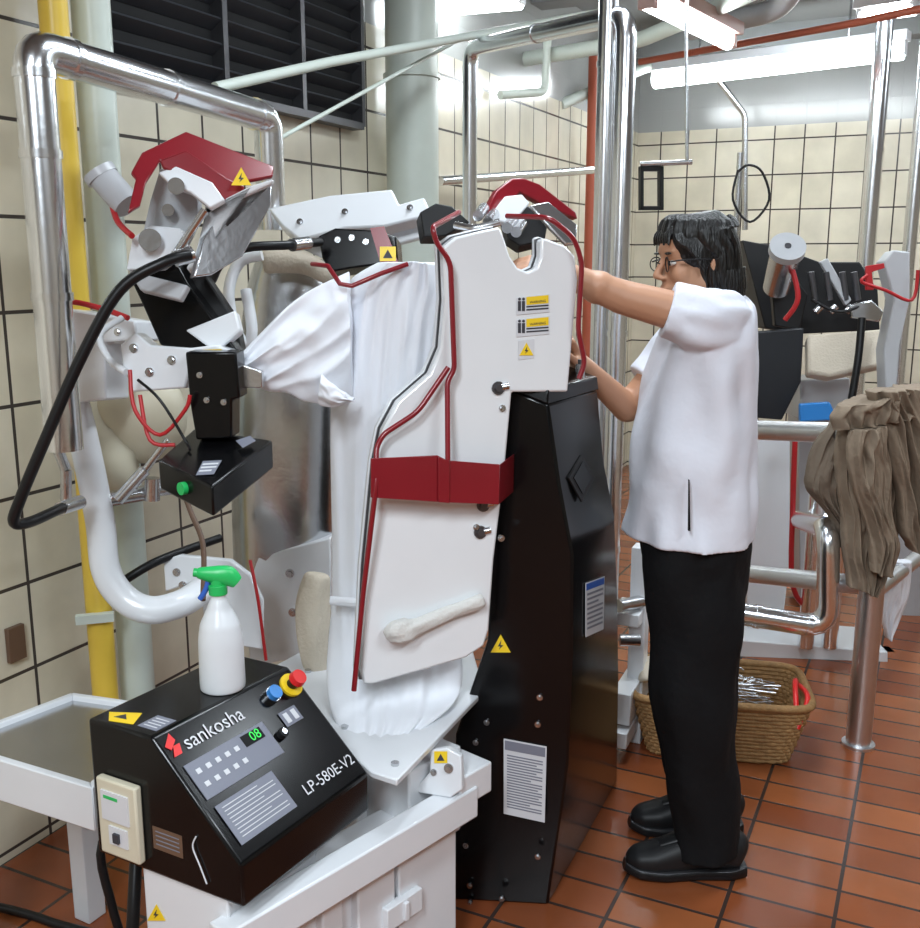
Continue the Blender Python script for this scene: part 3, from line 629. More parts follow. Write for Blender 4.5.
g=G(); g.plate([(50,318),(64,308),(135,320),(138,340),(104,342),(106,400),(62,404),(52,395)],lb,.10,'enamel'); g.done('hinge_box',parent=MC,label='white hinge box',bevel=.005)
bolts(((66,328),(63,350),(118,332),(66,366)),lb,MC)
g=G(); g.sweep([P(74,400,2.22),P(86,450,2.2),P(100,520,2.18),P(106,570,2.16),P(124,598,2.15),P(150,610,2.15),P(180,604,2.18),P(200,592,2.25)],.032,'enamel',seg=24,sub=8); g.done('support_tube',parent=MC,label='thick bent white support tube')
g=G(); g.tube([P(190,255,1.95),P(165,262,1.92),P(120,290,1.9),P(80,360,1.88),P(45,440,1.86),P(20,500,1.85),P(14,522,1.86),P(30,522,1.9),P(62,508,2.0),P(76,503,2.1)],.011,'rubber',sub=8); g.done('steam_hose',parent=MC,label='long looping black steam hose')
for a_,b_,r_ in ((P(175,259,1.94),P(192,254,1.96),.016),(P(60,509,2.0),P(80,502,2.08),.015)):
    g=G(); g.cyl(a_,b_,r_,'steel'); g.done('hose_coupling',parent=MC,label='steel hose coupling')
g=G(); g.tube([P(212,280,2.2),P(222,262,2.15),P(245,248,2.15),P(290,245,2.2),P(320,242,2.3)],.010,'rubber'); g.cyl(P(292,245,2.2),P(308,243,2.25),.014,'steel'); g.done('steam_hose',parent=MC,label='short black hose')
g=G(); g.tube([P(125,580,2.3),P(160,560,2.35),P(220,538,2.5)],.011,'rubber'); g.done('steam_hose',parent=MC,label='black hose behind bracket')
for pts,r_,m_ in (([P(45,338,2.15),P(44,315,2.15),P(66,302,2.15),P(100,308,2.15),P(128,318,2.12)],.006,'redhose'),([P(130,370,1.95),P(135,410,1.93),P(160,435,1.93),P(185,410,1.92),P(190,395,1.92)],.004,'redhose'),([P(140,395,1.95),P(150,440,1.93),P(175,445,1.93)],.004,'redhose'),([P(138,380,1.95),P(160,400,1.92),P(185,440,1.92),P(190,450,1.90)],.003,'rubber'),([P(122,318,2.1),P(100,335,2.05),P(110,360,2.02),P(126,372,1.99)],.007,'enamel'),([P(250,560,2.33),P(258,600,2.31),P(266,660,2.31)],.004,'redhose')):
    g=G(); g.tube(pts,r_,m_); g.done('air_hose',parent=MC,label='thin air hose')
g=G(); g.sweep([P(92,395,2.4),P(98,440,2.38),P(120,470,2.36),P(135,480,2.36)],[(.05,.05),(.09,.08),(.07,.07),(.02,.03)],'cream',up=(0,1,0),seg=24); 
g.ell(P(138,415,2.4),(.12,.08,.12),'cream'); g.done('sleeve_form',parent=MC,label='cream rounded sleeve form')
for a_,b_,r_ in ((P(105,500,2.2),P(150,492,2.25),.018),(P(150,492,2.25),P(195,486,2.3),.013),(P(118,500,2.18),P(145,470,2.2),.014),(P(145,470,2.2),P(168,440,2.2),.008),(P(66,500,2.15),P(66,470,2.15),.012),(P(66,470,2.15),P(56,445,2.15),.012),(P(152,500,2.22),P(152,478,2.22),.018)):
    g=G(); g.cyl(a_,b_,r_,'steel'); g.done('pipe_fitting',parent=MC,label='steel steam fitting')
g=G(); g.tube([P(176,470,2.2),P(190,510,2.15),P(203,545,2.1),P(203,600,2.0)],.006,'bronze'); g.done('copper_tube',parent=MC,label='brown bent tube')
g=G(); p=P(636,700,2.95); g.box((p.x,p.y,.32),(0.05,0.06,.64),'enamel',rz=-.4); g.box(P(632,690,2.95),(0.06,0.3,0.10),'enamel',rz=-.4); g.box(P(630,720,2.92),(0.05,0.3,0.05),'enamel',rz=-.4); g.box(P(630,612,2.95),(0.09,0.15,0.04),'enamel',rz=-.4)
g.done('rear_frame',parent=MC,label='white rear frame',bevel=.003)
g=G(); g.cyl(P(618,606,2.85),P(648,600,2.95),.02,'steel'); g.done('pipe_fitting',parent=MC,label='steel fitting'); g=G(); g.cyl(P(620,640,2.8),P(640,640,2.8),.018,'steel'); g.done('pipe_fitting',parent=MC,label='steel fitting')
# ---------- shirt on press
ST=thing('white_shirt','white cotton dress shirt on the press form, one sleeve extended','shirt',P(395,735,2.2))
g=G(); g.sheet([P(u,v,y) for u,v,y in ((378,262,2.2),(350,280,2.2),(340,310,2.2),(334,360,2.2),(330,420,2.2),(329,480,2.2),(331,560,2.2),(331,600,2.19),(327,640,2.17),(326,680,2.10),(332,712,2.02),(350,737,1.955))],
  [P(u,v,y) for u,v,y in ((445,262,2.2),(455,285,2.2),(456,310,2.2),(456,360,2.2),(456,420,2.2),(456,480,2.2),(456,560,2.2),(458,600,2.2),(462,640,2.18),(462,680,2.12),(450,705,2.04),(405,737,1.965))],'whitecloth',bulge=.075,amp=.018,fs=2.6,ft=7,skew=.6,ns=120,nt=50,seed=3)
g.done('shirt_body',parent=ST,sub=1)
g=G(); g.sheet([P(236,360,2.03),P(254,340,2.04),P(276,316,2.05),P(300,296,2.07),P(322,283,2.09),P(350,270,2.13)],
  [P(241,378,2.03),P(262,390,2.04),P(284,393,2.05),P(304,400,2.07),P(328,405,2.09),P(354,398,2.13)],'whitecloth',bulge=.022,amp=.022,fs=2.0,ft=2.2,skew=2.4,ns=90,nt=50,seed=23,pw=.6); g.done('sleeve',parent=ST,sub=1)
g=G(); g.sheet([P(322,372,2.03),P(332,384,2.02),P(345,392,2.03),P(354,398,2.05)],[P(318,404,2.04),P(330,408,2.03),P(343,405,2.04),P(355,400,2.06)],'whitecloth',bulge=.015,amp=.010,fs=2,ft=3,ns=30,nt=20,seed=4); g.done('sleeve_fold',parent=ST,sub=1)
g=G(); g.sheet([P(330,596,2.11),P(360,598,2.07),P(400,600,2.07),P(445,600,2.09)],[P(330,605,2.11),P(360,607,2.07),P(400,608,2.07),P(445,608,2.09)],'whitecloth',bulge=.006,amp=.002,ns=20,nt=8); g.done('shirt_hem',parent=ST)
# ---------- spray bottle
bc=PZ(223,687,.715); SB=thing('spray_bottle','white plastic spray bottle with bright green trigger head on console','spray bottle',bc+Vector((0,0,.001)))
Z=Vector((0,0,1)); b0=bc+Z*.001
g=G(); g.sweep([b0,b0+Z*.01,b0+Z*.09,b0+Z*.125,b0+Z*.155,b0+Z*.175,b0+Z*.185],[.039,.042,.041,.036,.022,.014,.014],'bottle',seg=32,sub=5); g.done('bottle',parent=SB)
g=G(); g.cyl(b0+Z*.182,b0+Z*.20,.017,'green'); X=Vector((-.96,-.1,.15)).normalized()
c=b0+Z*.218; g.sweep([c-X*.036+Z*-.010,c-X*.02,c+X*.0,c+X*.026,c+X*.036],[(.010,.012),(.013,.020),(.014,.018),(.011,.012),(.008,.009)],'green',seg=16); g.cyl(b0+Z*.195,c,.013,'green')
g.cyl(c+X*.034,c+X*.043,.008,'green')
g.done('spray_head',parent=SB,bevel=.001)
g=G(); g.tube([c+X*.015-Z*.005,c+X*.022-Z*.03,c+X*.034-Z*.05],.005,'blueink'); g.done('trigger',parent=SB)
# ---------- PERSON
YP=2.33
def rotm(f,u):
    f=Vector(f).normalized(); s=Vector(u).cross(f).normalized(); uu=f.cross(s); return Matrix((f,s,uu)).transposed()
HR=rotm((-1,-.20,-.10),(0,0,1)); hc=P(697,258,YP)
def HL(x,y,z): return hc+HR@Vector((x,y,z))
g=G()
def he(x,y,z,rx,ry,rz): g.ell(HL(x,y,z),(rx,ry,rz),'skin',R=HR)
he(-.012,0,.022,.084,.068,.072); he(.025,0,-.04,.056,.054,.064); he(.060,0,-.088,.021,.023,.017)
he(.045,0,.026,.042,.052,.045)
for s_ in (-1,1):
    he(.0,s_*.036,-.058,.045,.022,.036); he(.054,s_*.032,-.028,.025,.023,.026); he(-.012,s_*.068,-.012,.015,.008,.028); he(.090,s_*.010,-.036,.009,.007,.006)
he(.074,0,.022,.012,.042,.011)
g.cap(HL(.080,0,.008),HL(.101,0,-.030),.0065,.009); he(.081,0,-.060,.013,.022,.006); he(.078,0,-.071,.013,.019,.006); he(.070,0,-.06,.018,.028,.018)
nb=P(714,306,YP); g.cap(HL(-.02,0,-.06),nb,.048,.052)
g.sweep([P(712,304,YP),P(712,322,YP),P(705,360,YP),P(697,430,YP),P(694,500,YP),P(694,560,YP)],[(.05,.08),(.07,.14),(.095,.145),(.105,.13),(.11,.14),(.09,.13)],'skin',up=(0,1,0),seg=24)
nsh=P(714,322,YP-.14); fsh=P(704,322,YP+.145)
nel=P(622,297,2.21); nwr=P(562,273,2.205)
fel=P(627,408,2.43); fwr=P(580,364,2.33)
g.cap(nsh,nel,.048,.038); g.cap(nel,nwr,.038,.026); g.ell((nel*.6+nwr*.4),(.04,.037,.037),'skin')
g.cap(fsh,fel,.048,.036); g.cap(fel,fwr,.036,.025)
def hand(w,f,n,curl,flip=1):
    f=Vector(f).normalized(); n=Vector(n); n=(n-f*n.dot(f)).normalized(); s=n.cross(f)*flip
    for i,(o_,L) in enumerate(((-.030,.070),(-.010,.076),(.011,.072),(.030,.058))):
        kn=w+f*(.082-.006*abs(i-1))+s*o_; g.cap(w+s*o_*.5,kn,.014,.0105)
        d=f.copy(); p=kn; c_=curl*(1+.12*i)
        for j,(fr,r) in enumerate(((.45,.0095),(.31,.0085),(.24,.0075))):
            d=(Matrix.Rotation(c_,3,s*1.0)@d); 
            if d.dot(n)<0 and j==0 : d=(Matrix.Rotation(-2*c_,3,s)@d); c_=-c_
            q=p+d*L*fr; g.cap(p,q,r,r*.9); p=q
    d=(f*.6-s*.8+n*.35).normalized(); p=w+f*.02-s*.02; q=p+d*.045; g.cap(p,q,.014,.011); d2=(f*.9-s*.25+n*.3).normalized(); q2=q+d2*.03; g.cap(q,q2,.0105,.009); g.cap(q2,q2+(f*.95+n*.3).normalized()*.024,.009,.0075)
hand(nwr,(-1,-.20,.16),(-.2,.6,-.8),.34)
hand(fwr,(-.40,-.35,.80),(-.7,.0,-.4),.50)
for yo,hip,kn,an in ((-.085,(697,545),(694,700),(706,845)),(.10,(694,545),(684,690),(704,805))):
    g.cap(P(*hip,YP+yo),P(*kn,YP+yo),.080,.055); g.cap(P(*kn,YP+yo),P(*an,YP+yo),.052,.035)
    a_=P(*an,YP+yo); g.cap(a_,Vector((a_.x-.10,a_.y,.045)),.032,.025)
pz=P(690,870,YP); 
person=g.done('person',label='standing woman in white blouse and black trousers reaching to press',cat='person',remesh=.0045,smooth_it=4,origin=Vector((pz.x,YP,0)))
def pdone(g,n,**k): return g.done(n,parent=person,**k)
for s_ in (-1,1):
    g=G(); g.ell(HL(.073,s_*.030,-.004),(.008,.013,.006),'eye',R=HR); g.ell(HL(.0795,s_*.030,-.004),(.004,.006,.0055),'iris',R=HR); pdone(g,'eye')
    g=G(); g.ell(HL(.083,s_*.032,.018),(.004,.017,.003),'hair',R=HR); pdone(g,'eyebrow')
g=G(); g.ell(HL(.089,0,-.0610),(.007,.016,.004),'lip',R=HR); g.ell(HL(.087,0,-.0695),(.007,.015,.004),'lip',R=HR); pdone(g,'lips')
g=G()
for s_ in (-1,1):
    pts=[HL(.092-.006*(1-math.cos(t)),s_*(.031+.023*math.cos(t)),-.006+.016*math.sin(t)) for t in [i*math.pi/8 for i in range(17)]]
    g.tube(pts,.0014,'blackmat',seg=6,sub=2); g.tube([HL(.086,s_*.054,0),HL(.06,s_*.069,.002),HL(0,s_*.077,-.002)],.0019,'blackmat',seg=6)
g.tube([HL(.094,-.010,-.004),HL(.098,0,0),HL(.094,.010,-.004)],.0013,'blackmat',seg=6); pdone(g,'glasses',label='thin dark framed glasses')
g=G()
prof_=((.101,-.01,.025,.025),(.096,-.01,.055,.048),(.082,-.008,.080,.070),(.058,-.006,.090,.080),(.040,-.012,.084,.083),(.024,-.026,.072,.085),(.006,-.038,.062,.086),(-.03,-.042,.060,.087),(-.06,-.044,.060,.086),(-.085,-.048,.056,.081),(-.098,-.05,.048,.072))
g.sweep([HL(p_[1],0,p_[0]) for p_ in prof_],[(p_[2],p_[3]) for p_ in prof_],'hair',up=(0,1,0),seg=120,sub=5,fold=.05,ff=6,fl=.5)
for i in range(60):
    a=random.uniform(-2.2,2.2); x0=-.04-math.cos(a)*.058; y0=math.sin(a)*.083
    g.sweep([HL(x0,y0,-.03),HL(x0*1.03,y0*1.04,-.07),HL(x0*.98,y0*.98,-.105+random.uniform(-.010,.012))],[.008,.007,.002],'hair',seg=6,sub=3)
for s_ in (-1,1):
    for i in range(9):
        g.sweep([HL(.06-i*.006,s_*(.03+.003*i),.075),HL(.066-i*.006,s_*(.050+.002*i),.044),HL(.042-i*.005,s_*(.066+.001*i),.020),HL(.016-i*.003,s_*.074,-.03+.004*i)],[.006,.007,.006,.002],'hair',seg=6,sub=4)
for i in range(7):
    y=-.036+i*.012; g.sweep([HL(.055,y*.8,.080),HL(.080,y,.058),HL(.084,y*1.15,.036+.004*(i%2))],[.008,.007,.002],'hair',seg=6,sub=4)
pdone(g,'hair',label='short straight black bob hair')
# blouse
g=G()
g.sweep([P(714,296,YP),P(714,302,YP),P(713,312,YP),P(708,340,YP),P(701,385,YP),P(695,430,YP),P(690,480,YP),P(688,514,YP),P(687,532,YP)],[(.060,.080),(.082,.130),(.095,.165),(.108,.178),(.127,.172),(.140,.172),(.150,.182),(.152,.188),(.153,.190)],'shirt',up=(0,1,0),seg=96,sub=8,fold=.06,ff=2.2,fl=.14)
for c0,a_,b_,t1,sd in ((P(724,322,YP-.09),nsh,nel,.50,1),(P(712,322,YP+.09),fsh,fel,.72,5)):
    e_=a_.lerp(b_,t1)
    g.sweep([c0,c0.lerp(a_,.6),a_.lerp(e_,.3),a_.lerp(e_,.65),e_],[(.060,.065),(.066,.072),(.066,.070),(.061,.064),(.058,.061)],'shirt',seg=48,sub=8,fold=.08,ff=2.0,fl=.06,seed=sd)
pdone(g,'blouse',label='white short-sleeved uniform blouse',remesh=.0045,smooth_it=1)
g=G(); 
for s_ in (-1,1): g.sweep([P(736,292,YP),P(722,296,YP+s_*.06),P(700,301,YP+s_*.072),P(684,314,YP+s_*.035)],[(.005,.018),(.006,.020),(.006,.020),(.004,.010)],'shirt',seg=12)
pdone(g,'collar',label='white folded collar',sub=1)
g=G(); g.prism([P(689,480,2.138),P(689.6,480,2.138),P(690.5,531,2.128),P(688.5,531,2.128)],Vector((0,.008,0)),'trouser'); pdone(g,'side_vent',label='dark side slit')
g=G()
g.sweep([P(694,500,YP),P(694,520,YP),P(695,545,YP),P(697,590,YP)],[(.120,.15),(.132,.168),(.130,.17),(.115,.15)],'trouser',up=(0,1,0),seg=32)
g.sweep([P(697,535,YP-.08),P(697,600,YP-.085),P(695,680,YP-.09),P(699,760,YP-.09),P(704,825,YP-.09),P(705,850,YP-.09)],[(.118,.09),(.118,.09),(.104,.085),(.088,.08),(.082,.075),(.082,.078)],'trouser',up=(0,1,0),seg=48,sub=8,fold=.09,ff=1.5,fl=.16)
g.sweep([P(694,535,YP+.08),P(692,600,YP+.09),P(688,680,YP+.10),P(694,750,YP+.10),P(704,795,YP+.10),P(706,815,YP+.10)],[(.112,.09),(.115,.09),(.10,.085),(.085,.08),(.078,.075),(.08,.078)],'trouser',up=(0,1,0),seg=48,sub=8,fold=.09,ff=1.5,fl=.16,seed=3)
pdone(g,'trousers',label='black straight trousers',remesh=.005,smooth_it=2)
def shoe(x,y):
    g=G(); b=Vector((x,y,0))
    def q(dx,z): return b+Vector((dx,0,z))
    g.sweep([q(.120,.062),q(.105,.066),q(.06,.072),q(.01,.068),q(-.05,.056),q(-.10,.047),q(-.145,.042),q(-.168,.036)],[(.022,.026),(.038,.046),(.040,.056),(.040,.052),(.046,.042),(.048,.033),(.038,.026),(.014,.012)],'blackmat',seg=32,sub=5,pw=.85)
    g.sweep([q(.124,.018),q(.08,.017),q(0,.015),q(-.08,.015),q(-.14,.018),q(-.176,.026)],[(.028,.016),(.043,.017),(.041,.015),(.051,.015),(.043,.015),(.016,.011)],'rubber',seg=24,sub=4,pw=.5)
    g.sweep([q(.118,.030),q(.08,.029),q(0,.028),q(-.08,.028),q(-.14,.030),q(-.172,.034)],[(.028,.002),(.044,.002),(.042,.002),(.052,.002),(.044,.002),(.016,.002)],'darksteel',seg=24,sub=4,pw=.6)
    g.cap(q(.05,.085),q(.055,.115),.046,.042,'blackmat')
    g.sweep([q(-.005,.118),q(-.04,.104),q(-.09,.084)],[(.024,.008),(.024,.008),(.018,.006)],'rubber',seg=16)
    for i in range(5): g.tube([q(-.005-i*.020,.116-i*.009)+Vector((0,-.030,-.010)),q(-.012-i*.020,.122-i*.010),q(-.005-i*.020,.116-i*.009)+Vector((0,.030,-.010))],.0032,'slat',seg=6)
    return g
n1=P(707,857,YP-.09); f1=P(706,822,YP+.10)
pdone(shoe(n1.x-.03,YP-.09),'shoe',label='black laced sneaker'); pdone(shoe(f1.x-.03,YP+.10),'shoe',label='black laced sneaker')
# ---------- railing
RL=thing('handrail','brushed metal pipe handrail with posts on tiled floor','railing',PZ(858,745,0))
post=PZ(858,745,0); rm='satin'
g=G(); 
g.sweep([P(735,428,3.25),P(757,430,3.2),P(835,433,2.98),P(850,436,2.92),Vector((post.x,post.y,.98)),Vector((post.x,post.y,.9))],.032,rm,seg=20,sub=5); g.done('top_rail',parent=RL)
g=G(); g.cyl(Vector((post.x,post.y,.92)),Vector((post.x,post.y,0)),.038,rm); g.cyl(Vector((post.x,post.y,0)),Vector((post.x,post.y,.01)),.05,rm); g.done('post',parent=RL)
m2=P(742,573,3.25); p2=Vector((post.x,post.y,0))+A*1.0+B*.25
g=G(); g.cyl(m2,Vector((post.x,post.y,P(858,586,post.y).z)),.030,rm); g.done('middle_rail',parent=RL)
g=G(); g.cyl(Vector((p2.x,p2.y,0)),Vector((p2.x,p2.y,1.0)),.03,rm); g.done('post',parent=RL)
g=G(); g.cyl(Vector((post.x,post.y,.97)),Vector((p2.x,p2.y,.97)),.028,rm); g.done('side_rail',parent=RL)
g=G(); g.cyl(Vector((post.x,post.y,.5)),Vector((p2.x,p2.y,.5)),.025,rm); g.done('side_rail',parent=RL)
pipe('insulated_pipe',[P(700,607,3.0),P(828,628,2.95),P(828,528,2.95),P(800,520,3.6)],0.035,'chrome','shiny low clad pipe with elbow behind handrail',rings=[(0,.45),(0,.85)])
def garment(l,r,y,m,label,seed,bulge=.05,amp=.03,fs=2.2,ft=8,skew=1.2):
    g=G(); g.sheet([P(u,v,y) for u,v in l],[P(u,v,y) for u,v in r],m,bulge=bulge,amp=amp,fs=fs,ft=ft,skew=skew,ns=90,nt=60,seed=seed)
    g.done('trousers_garment',label=label,cat='clothes',group='garments draped over the handrail',sub=1)
garment([(846,402),(838,425),(834,455),(836,490),(840,520),(844,560),(848,586)],[(902,392),(904,430),(902,470),(898,510),(894,545),(888,565),(878,590)],2.92,'khaki','crumpled khaki garment draped over metal handrail',1,bulge=.05,amp=.036)
garment([(866,390),(878,420),(888,460),(894,500),(902,530),(908,550)],[(928,385),(940,420),(945,460),(945,500),(942,530),(932,552)],2.84,'khaki','light khaki garment hanging in folds on handrail',6,bulge=.04,amp=.034)
garment([(832,420),(812,446),(804,478),(812,496),(830,520),(838,545)],[(872,416),(866,450),(858,480),(852,506),(854,530),(852,552)],2.98,'khaki2','dark khaki trouser leg drooping from handrail',9,bulge=.035,amp=.03)
garment([(850,430),(846,460),(856,500),(870,540),(868,572)],[(884,424),(890,460),(890,500),(896,540),(892,574)],2.82,'khaki','twisted khaki trouser leg hanging over the other garments',31,bulge=.03,amp=.03,ft=5,skew=3)
garment([(838,406),(830,416),(832,430)],[(930,382),(935,396),(930,410)],2.86,'khaki','bunched khaki waistband lying across top of handrail',15,bulge=.05,amp=.035,fs=1,ft=9,skew=0)
g=G(); g.sheet([P(u,v,3.15) for u,v in ((890,560),(884,590),(880,615),(886,638))],[P(u,v,3.15) for u,v in ((912,560),(910,590),(902,615),(890,640))],'whitecloth',bulge=.02,amp=.01,ns=30,nt=20); g.done('cleaning_cloth',label='white cloth hanging below khaki garments',cat='cloth',sub=1)
# ---------- second press machine
M2=thing('shirt_press_machine','second white and black press machine behind handrail near tiled wall','laundry press machine',P(800,680,3.7).xy.to_3d())
Y2=4.0
def sp2(pix,y,th,m,g,n=(-.1,-1,.05)): 
    u=sum(p[0] for p in pix)/len(pix); v=sum(p[1] for p in pix)/len(pix); g.plate(pix,plane(u,v,y,n),th,m)
def part2(name,label,args,bevel=.005):
    g=G(); sp2(*args[:4],g,*args[4:]); return g.done(name,parent=M2,label=label,bevel=bevel)
part2('machine_body','white enamelled machine body',([(745,440),(790,436),(790,560),(775,690),(748,690)],3.8,.3,'enamel'))
part2('machine_base','white base beam',([(740,640),(888,652),(888,670),(740,662)],3.6,.3,'enamel'))
part2('machine_housing','grey housing',([(800,380),(850,378),(852,420),(800,420)],Y2,.3,'greyenamel'))
part2('machine_housing','white lower housing',([(798,418),(852,418),(840,600),(800,600)],4.2,.2,'greyenamel'))
part2('machine_housing','grey side housing',([(884,420),(925,420),(925,640),(890,640)],4.1,.2,'greyenamel'))
for u in (745,800,884): 
    g=G(); p=P(u,650,3.7); g.box((p.x,p.y,p.z/2),(.06,.06,p.z),'enamel'); g.done('machine_leg',parent=M2)
part2('press_plate','dark rectangular panel',([(757,332),(804,328),(801,382),(782,420),(757,418)],3.85,.10,'navy'))
part2('press_head','black press head',([(742,240),(775,246),(820,262),(860,262),(878,290),(880,330),(800,334),(765,328)],Y2+.15,.25,'blackmat'))
part2('press_block','black block',([(770,268),(784,262),(808,295),(800,330),(775,326)],Y2,.05,'blackmat'))
part2('press_lever','grey angled lever',([(820,262),(828,258),(852,300),(846,306)],3.98,.03,'greyenamel'))
part2('press_lever','steel bracket',([(850,305),(872,300),(884,312),(880,322),(852,318)],3.9,.03,'steel'))
for pts,r_,m_ in (([P(790,262,3.82),P(798,298,3.80),P(785,320,3.82)],.010,'redhose'),([P(812,300,3.95),P(840,312,3.9),P(868,302,3.92)],.006,'rubber'),([P(862,318,3.75),P(858,360,3.72),P(848,420,3.7)],.014,'rubber'),([P(868,275,3.5),P(862,282,3.5),P(885,290,3.5),P(912,300,3.5),P(918,270,3.5)],.006,'redhose'),([P(795,440,3.6),P(793,500,3.6),P(792,580,3.6),P(805,605,3.6),P(815,590,3.6)],.010,'redhose')):
    g=G(); g.tube(pts,r_,m_); g.done('air_hose',parent=M2,label='thin bent hose')
for u in (815,830,846,858):
    g=G(); g.cyl(P(u,300,3.98),P(u-4,272,3.98),.012,'darksteel'); g.done('clamp_pin',parent=M2,label='dark steel pin'); g=G(); g.cyl(P(u,312,3.95),P(u+6,306,3.95),.014,'steel'); g.done('clamp_pin',parent=M2,label='steel pin')
g=G(); c0=P(788,246,3.78); ax2=Vector((.10,.75,-.65)).normalized(); g.cyl(c0,c0+ax2*.03,.066,'greyenamel',seg=32); g.cyl(c0+ax2*.03,c0+ax2*.24,.058,'steel',r2=.052,seg=32); g.cyl(c0-ax2*.004,c0+ax2*.002,.012,'darksteel'); g.done('press_cylinder',parent=M2,label='silver round cylinder with grey disc end')
part2('padded_board','beige padded pressing board',([(808,334),(884,328),(886,364),(830,376),(808,372)],3.8,.06,'beigecloth',(-.1,-1,.6)),bevel=.012)
part2('blue_tray','small blue tray',([(800,404),(830,402),(838,420),(800,422)],3.7,.03,'blue'))
part2('end_bracket','white end bracket',([(884,262),(894,250),(910,252),(910,300),(900,345),(896,400),(886,400),(884,350),(894,300)],3.6,.10,'greyenamel'))
part2('guard_bracket','red guard bracket',([(866,266),(884,263),(885,268),(872,272),(874,290),(866,290)],3.55,.015,'redhose'),.002)
for k in range(2): 
    g=G(); p=P(812+k*24,560,3.6); g.cyl(Vector((p.x,p.y,0.05)),Vector((p.x,p.y,.72)),.03,'chrome'); g.done('drain_pipe',parent=M2,label='shiny drain pipe')
g=G(); g.cyl(P(800,520,3.6),P(850,520,3.6),.03,'chrome'); g.done('drain_pipe',parent=M2,label='shiny drain pipe')
# ---------- basket
bcn=(PZ(640,745,0)+PZ(800,775,0))/2+Vector((.02,.12,0)); ax=-.16; BZ=bcn.xy.to_3d()
BK=thing('wicker_basket','rectangular woven wicker basket filled with wire hangers on floor','basket',(bcn.x,bcn.y,0))
def brect(z,sx,sy):
    pts=[]
    for k in range(48):
        a=2*math.pi*k/48; c_,s_=math.cos(a),math.sin(a)
        x=math.copysign(abs(c_)**.3,c_)*sx; y=math.copysign(abs(s_)**.3,s_)*sy
        pts.append(BZ+Matrix.Rotation(ax,3,'Z')@Vector((x,y,0))+Vector((0,0,z)))
    return pts
g=G(); nl=15
for i in range(nl):
    z=.012+i*.0125; s_=.80+.20*i/nl; pts=brect(z,.265*s_,.165*s_)
    pts=[p+(p-BZ-Vector((0,0,z))).normalized()*(.003 if (k+i)%2 else -.003) for k,p in enumerate(pts)]
    g.sweep(pts+[pts[0]],.0075,'wicker',seg=8,sub=1)
g.done('basket_wall',parent=BK,label='woven cane wall')
g=G(); pts=brect(.20,.268,.17); g.sweep(pts+[pts[0]],.012,'wicker',seg=10,sub=1); g.done('basket_rim',parent=BK)
g=G(); g.prism(brect(.012,.20,.125),Vector((0,0,-.008)),'wicker'); g.done('basket_base',parent=BK)
for i in range(14):
    g=G(); c=BZ+Vector((random.uniform(-.03,.08),random.uniform(-.04,.04),.145+i*.006)); Rz=Matrix.Rotation(random.uniform(-.6,.6)+ax,3,'Z')@Matrix.Rotation(random.uniform(-.2,.2),3,'X')
    t=[Vector((-.13,-.04,0)),Vector((.13,-.04,0)),Vector((0,.05,0)),Vector((-.13,-.04,0))]
    g.sweep([c+Rz@p for p in t],.0024,'steel',seg=6,sub=1); g.tube([c+Rz@Vector(p) for p in ((0,.05,0),(0,.075,.0),(.018,.09,0),(.03,.075,0))],.0024,'steel',seg=6)
    g.done('wire_hanger',label='thin silver wire clothes hanger lying in wicker basket',cat='hanger',group='hangers in the basket')
g=G(); c=BZ+Matrix.Rotation(ax,3,'Z')@Vector((.235,-.04,0)); 
g.tube([c+Vector((-.03,-.08,.19)),c+Vector((-.01,0,.235)),c+Vector((.02,.06,.20)),c+Vector((.01,-.06,.21)),c+Vector((-.03,-.10,.13))],.008,'redbright'); g.done('red_strap',label='red strap draped over basket edge',cat='strap')
g=G(); c=BZ+Vector((-.21,.02,0)); g.sweep([c+Vector((-.04,0,.20)),c+Vector((-.02,0,.225)),c+Vector((.02,0,.235)),c+Vector((.06,.0,.21))],[(.03,.01),(.06,.03),(.06,.03),(.02,.01)],'beigecloth',seg=24,sub=6,fold=.25,ff=2,fl=.05); g.done('folded_cloth',label='beige crumpled cloth on wicker basket edge',cat='cloth',sub=1)
g=G(); g.tube([PZ(-10,905,.012),PZ(30,915,.012),PZ(60,925,.012),PZ(100,935,.012)],.010,'rubber'); g.done('floor_cable',label='black cable lying on tiled floor',cat='cable')
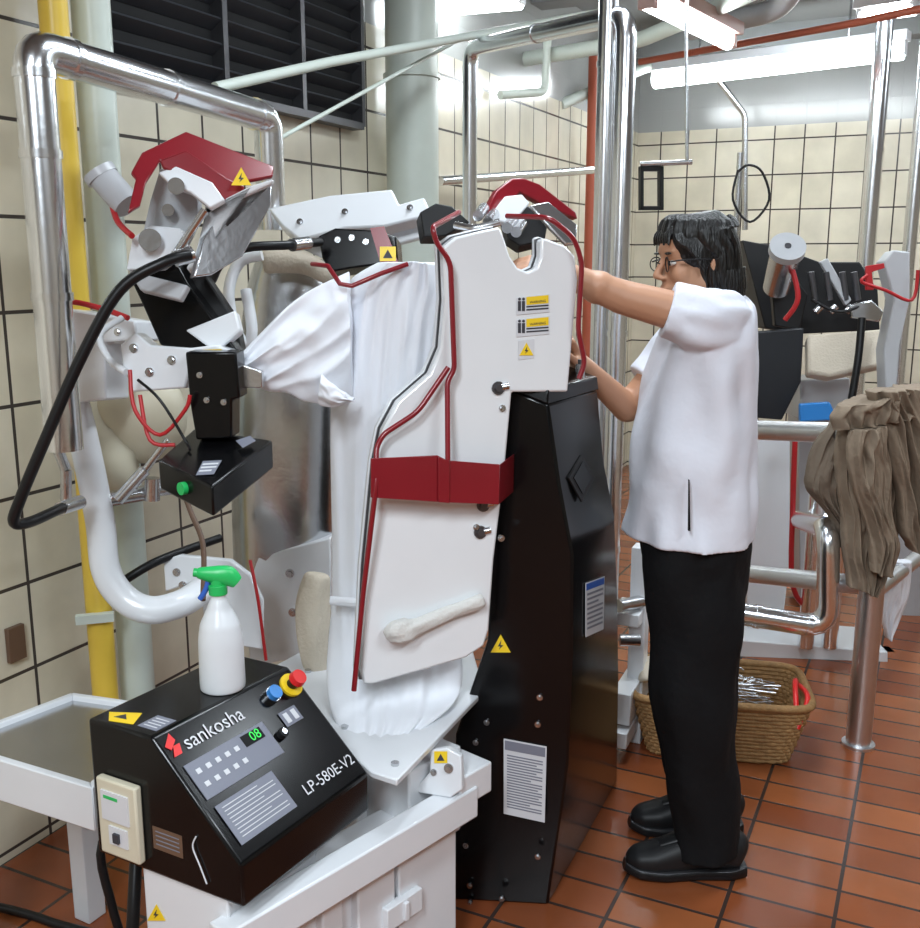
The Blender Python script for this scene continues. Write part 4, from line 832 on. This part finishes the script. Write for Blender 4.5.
g=G(); g.tube([Vector((-.62,1.85,.42)),Vector((-.72,1.82,.35)),Vector((-.70,1.80,.2)),Vector((-.66,1.78,.012)),Vector((-.8,1.72,.012)),Vector((-1.0,1.75,.012))],.009,'rubber'); g.done('power_cable',parent=MC,label='black power cable')
g=G(); g.tube([Vector((-.62,1.75,.45)),Vector((-.61,1.66,.3)),Vector((-.62,1.62,.1)),Vector((-.58,1.58,.012)),Vector((-.5,1.4,.012))],.012,'rubber'); g.done('power_cable',parent=MC,label='black power cable')
g=G(); p=R(0.10,0.008,.56); g.box(p,(.05,.014,.09),'bronze',rz=ang); g.done('wall_socket',label='brown wall switch plate on cream tiles',cat='socket',bevel=.002)
# ---------- lights
def area(loc,sx,sy,e,rz=0,col=(.84,.93,1.0)):
    l=bpy.data.lights.new('lamp_or_fill_light','AREA'); l.shape='RECTANGLE'; l.size=sx; l.size_y=sy; l.energy=e; l.color=col
    o=bpy.data.objects.new('lamp_or_fill_light',l); bpy.context.collection.objects.link(o); o.location=loc; o.rotation_euler=(0,0,rz)
area(R(-3.4,2.2,2.7),1.4,.4,66,rz=ang)  # unseen fill added behind the camera to brighten the shadowed machine front
area(R(-2.2,1.6,2.7),1.4,.3,72,rz=ang)
area(R(-1.0,3.2,2.7),1.4,.3,50,rz=ang)
area(R(0.9,1.3,2.78),1.4,.2,34,rz=ang)
area(R(2.2,2.6,2.75),1.4,.2,32,rz=ang)
area(R(4.0,1.5,2.78),1.4,.2,22,rz=ang-math.pi/2)
area(R(4.2,3.6,2.78),1.4,.2,26,rz=ang-math.pi/2)
w=bpy.data.worlds.new('w'); bpy.context.scene.world=w; w.use_nodes=True; w.node_tree.nodes['Background'].inputs[0].default_value=(.6,.65,.7,1); w.node_tree.nodes['Background'].inputs[1].default_value=.1
cam=bpy.data.cameras.new('camera'); co=bpy.data.objects.new('camera',cam); bpy.context.collection.objects.link(co)
co.location=CAM; co.rotation_euler=(math.pi/2-PITCH,0,0); cam.sensor_fit='VERTICAL'; cam.sensor_height=24; cam.lens=24*F/928; cam.clip_start=.05
bpy.context.scene.camera=co
bpy.context.scene.view_settings.view_transform='Standard'
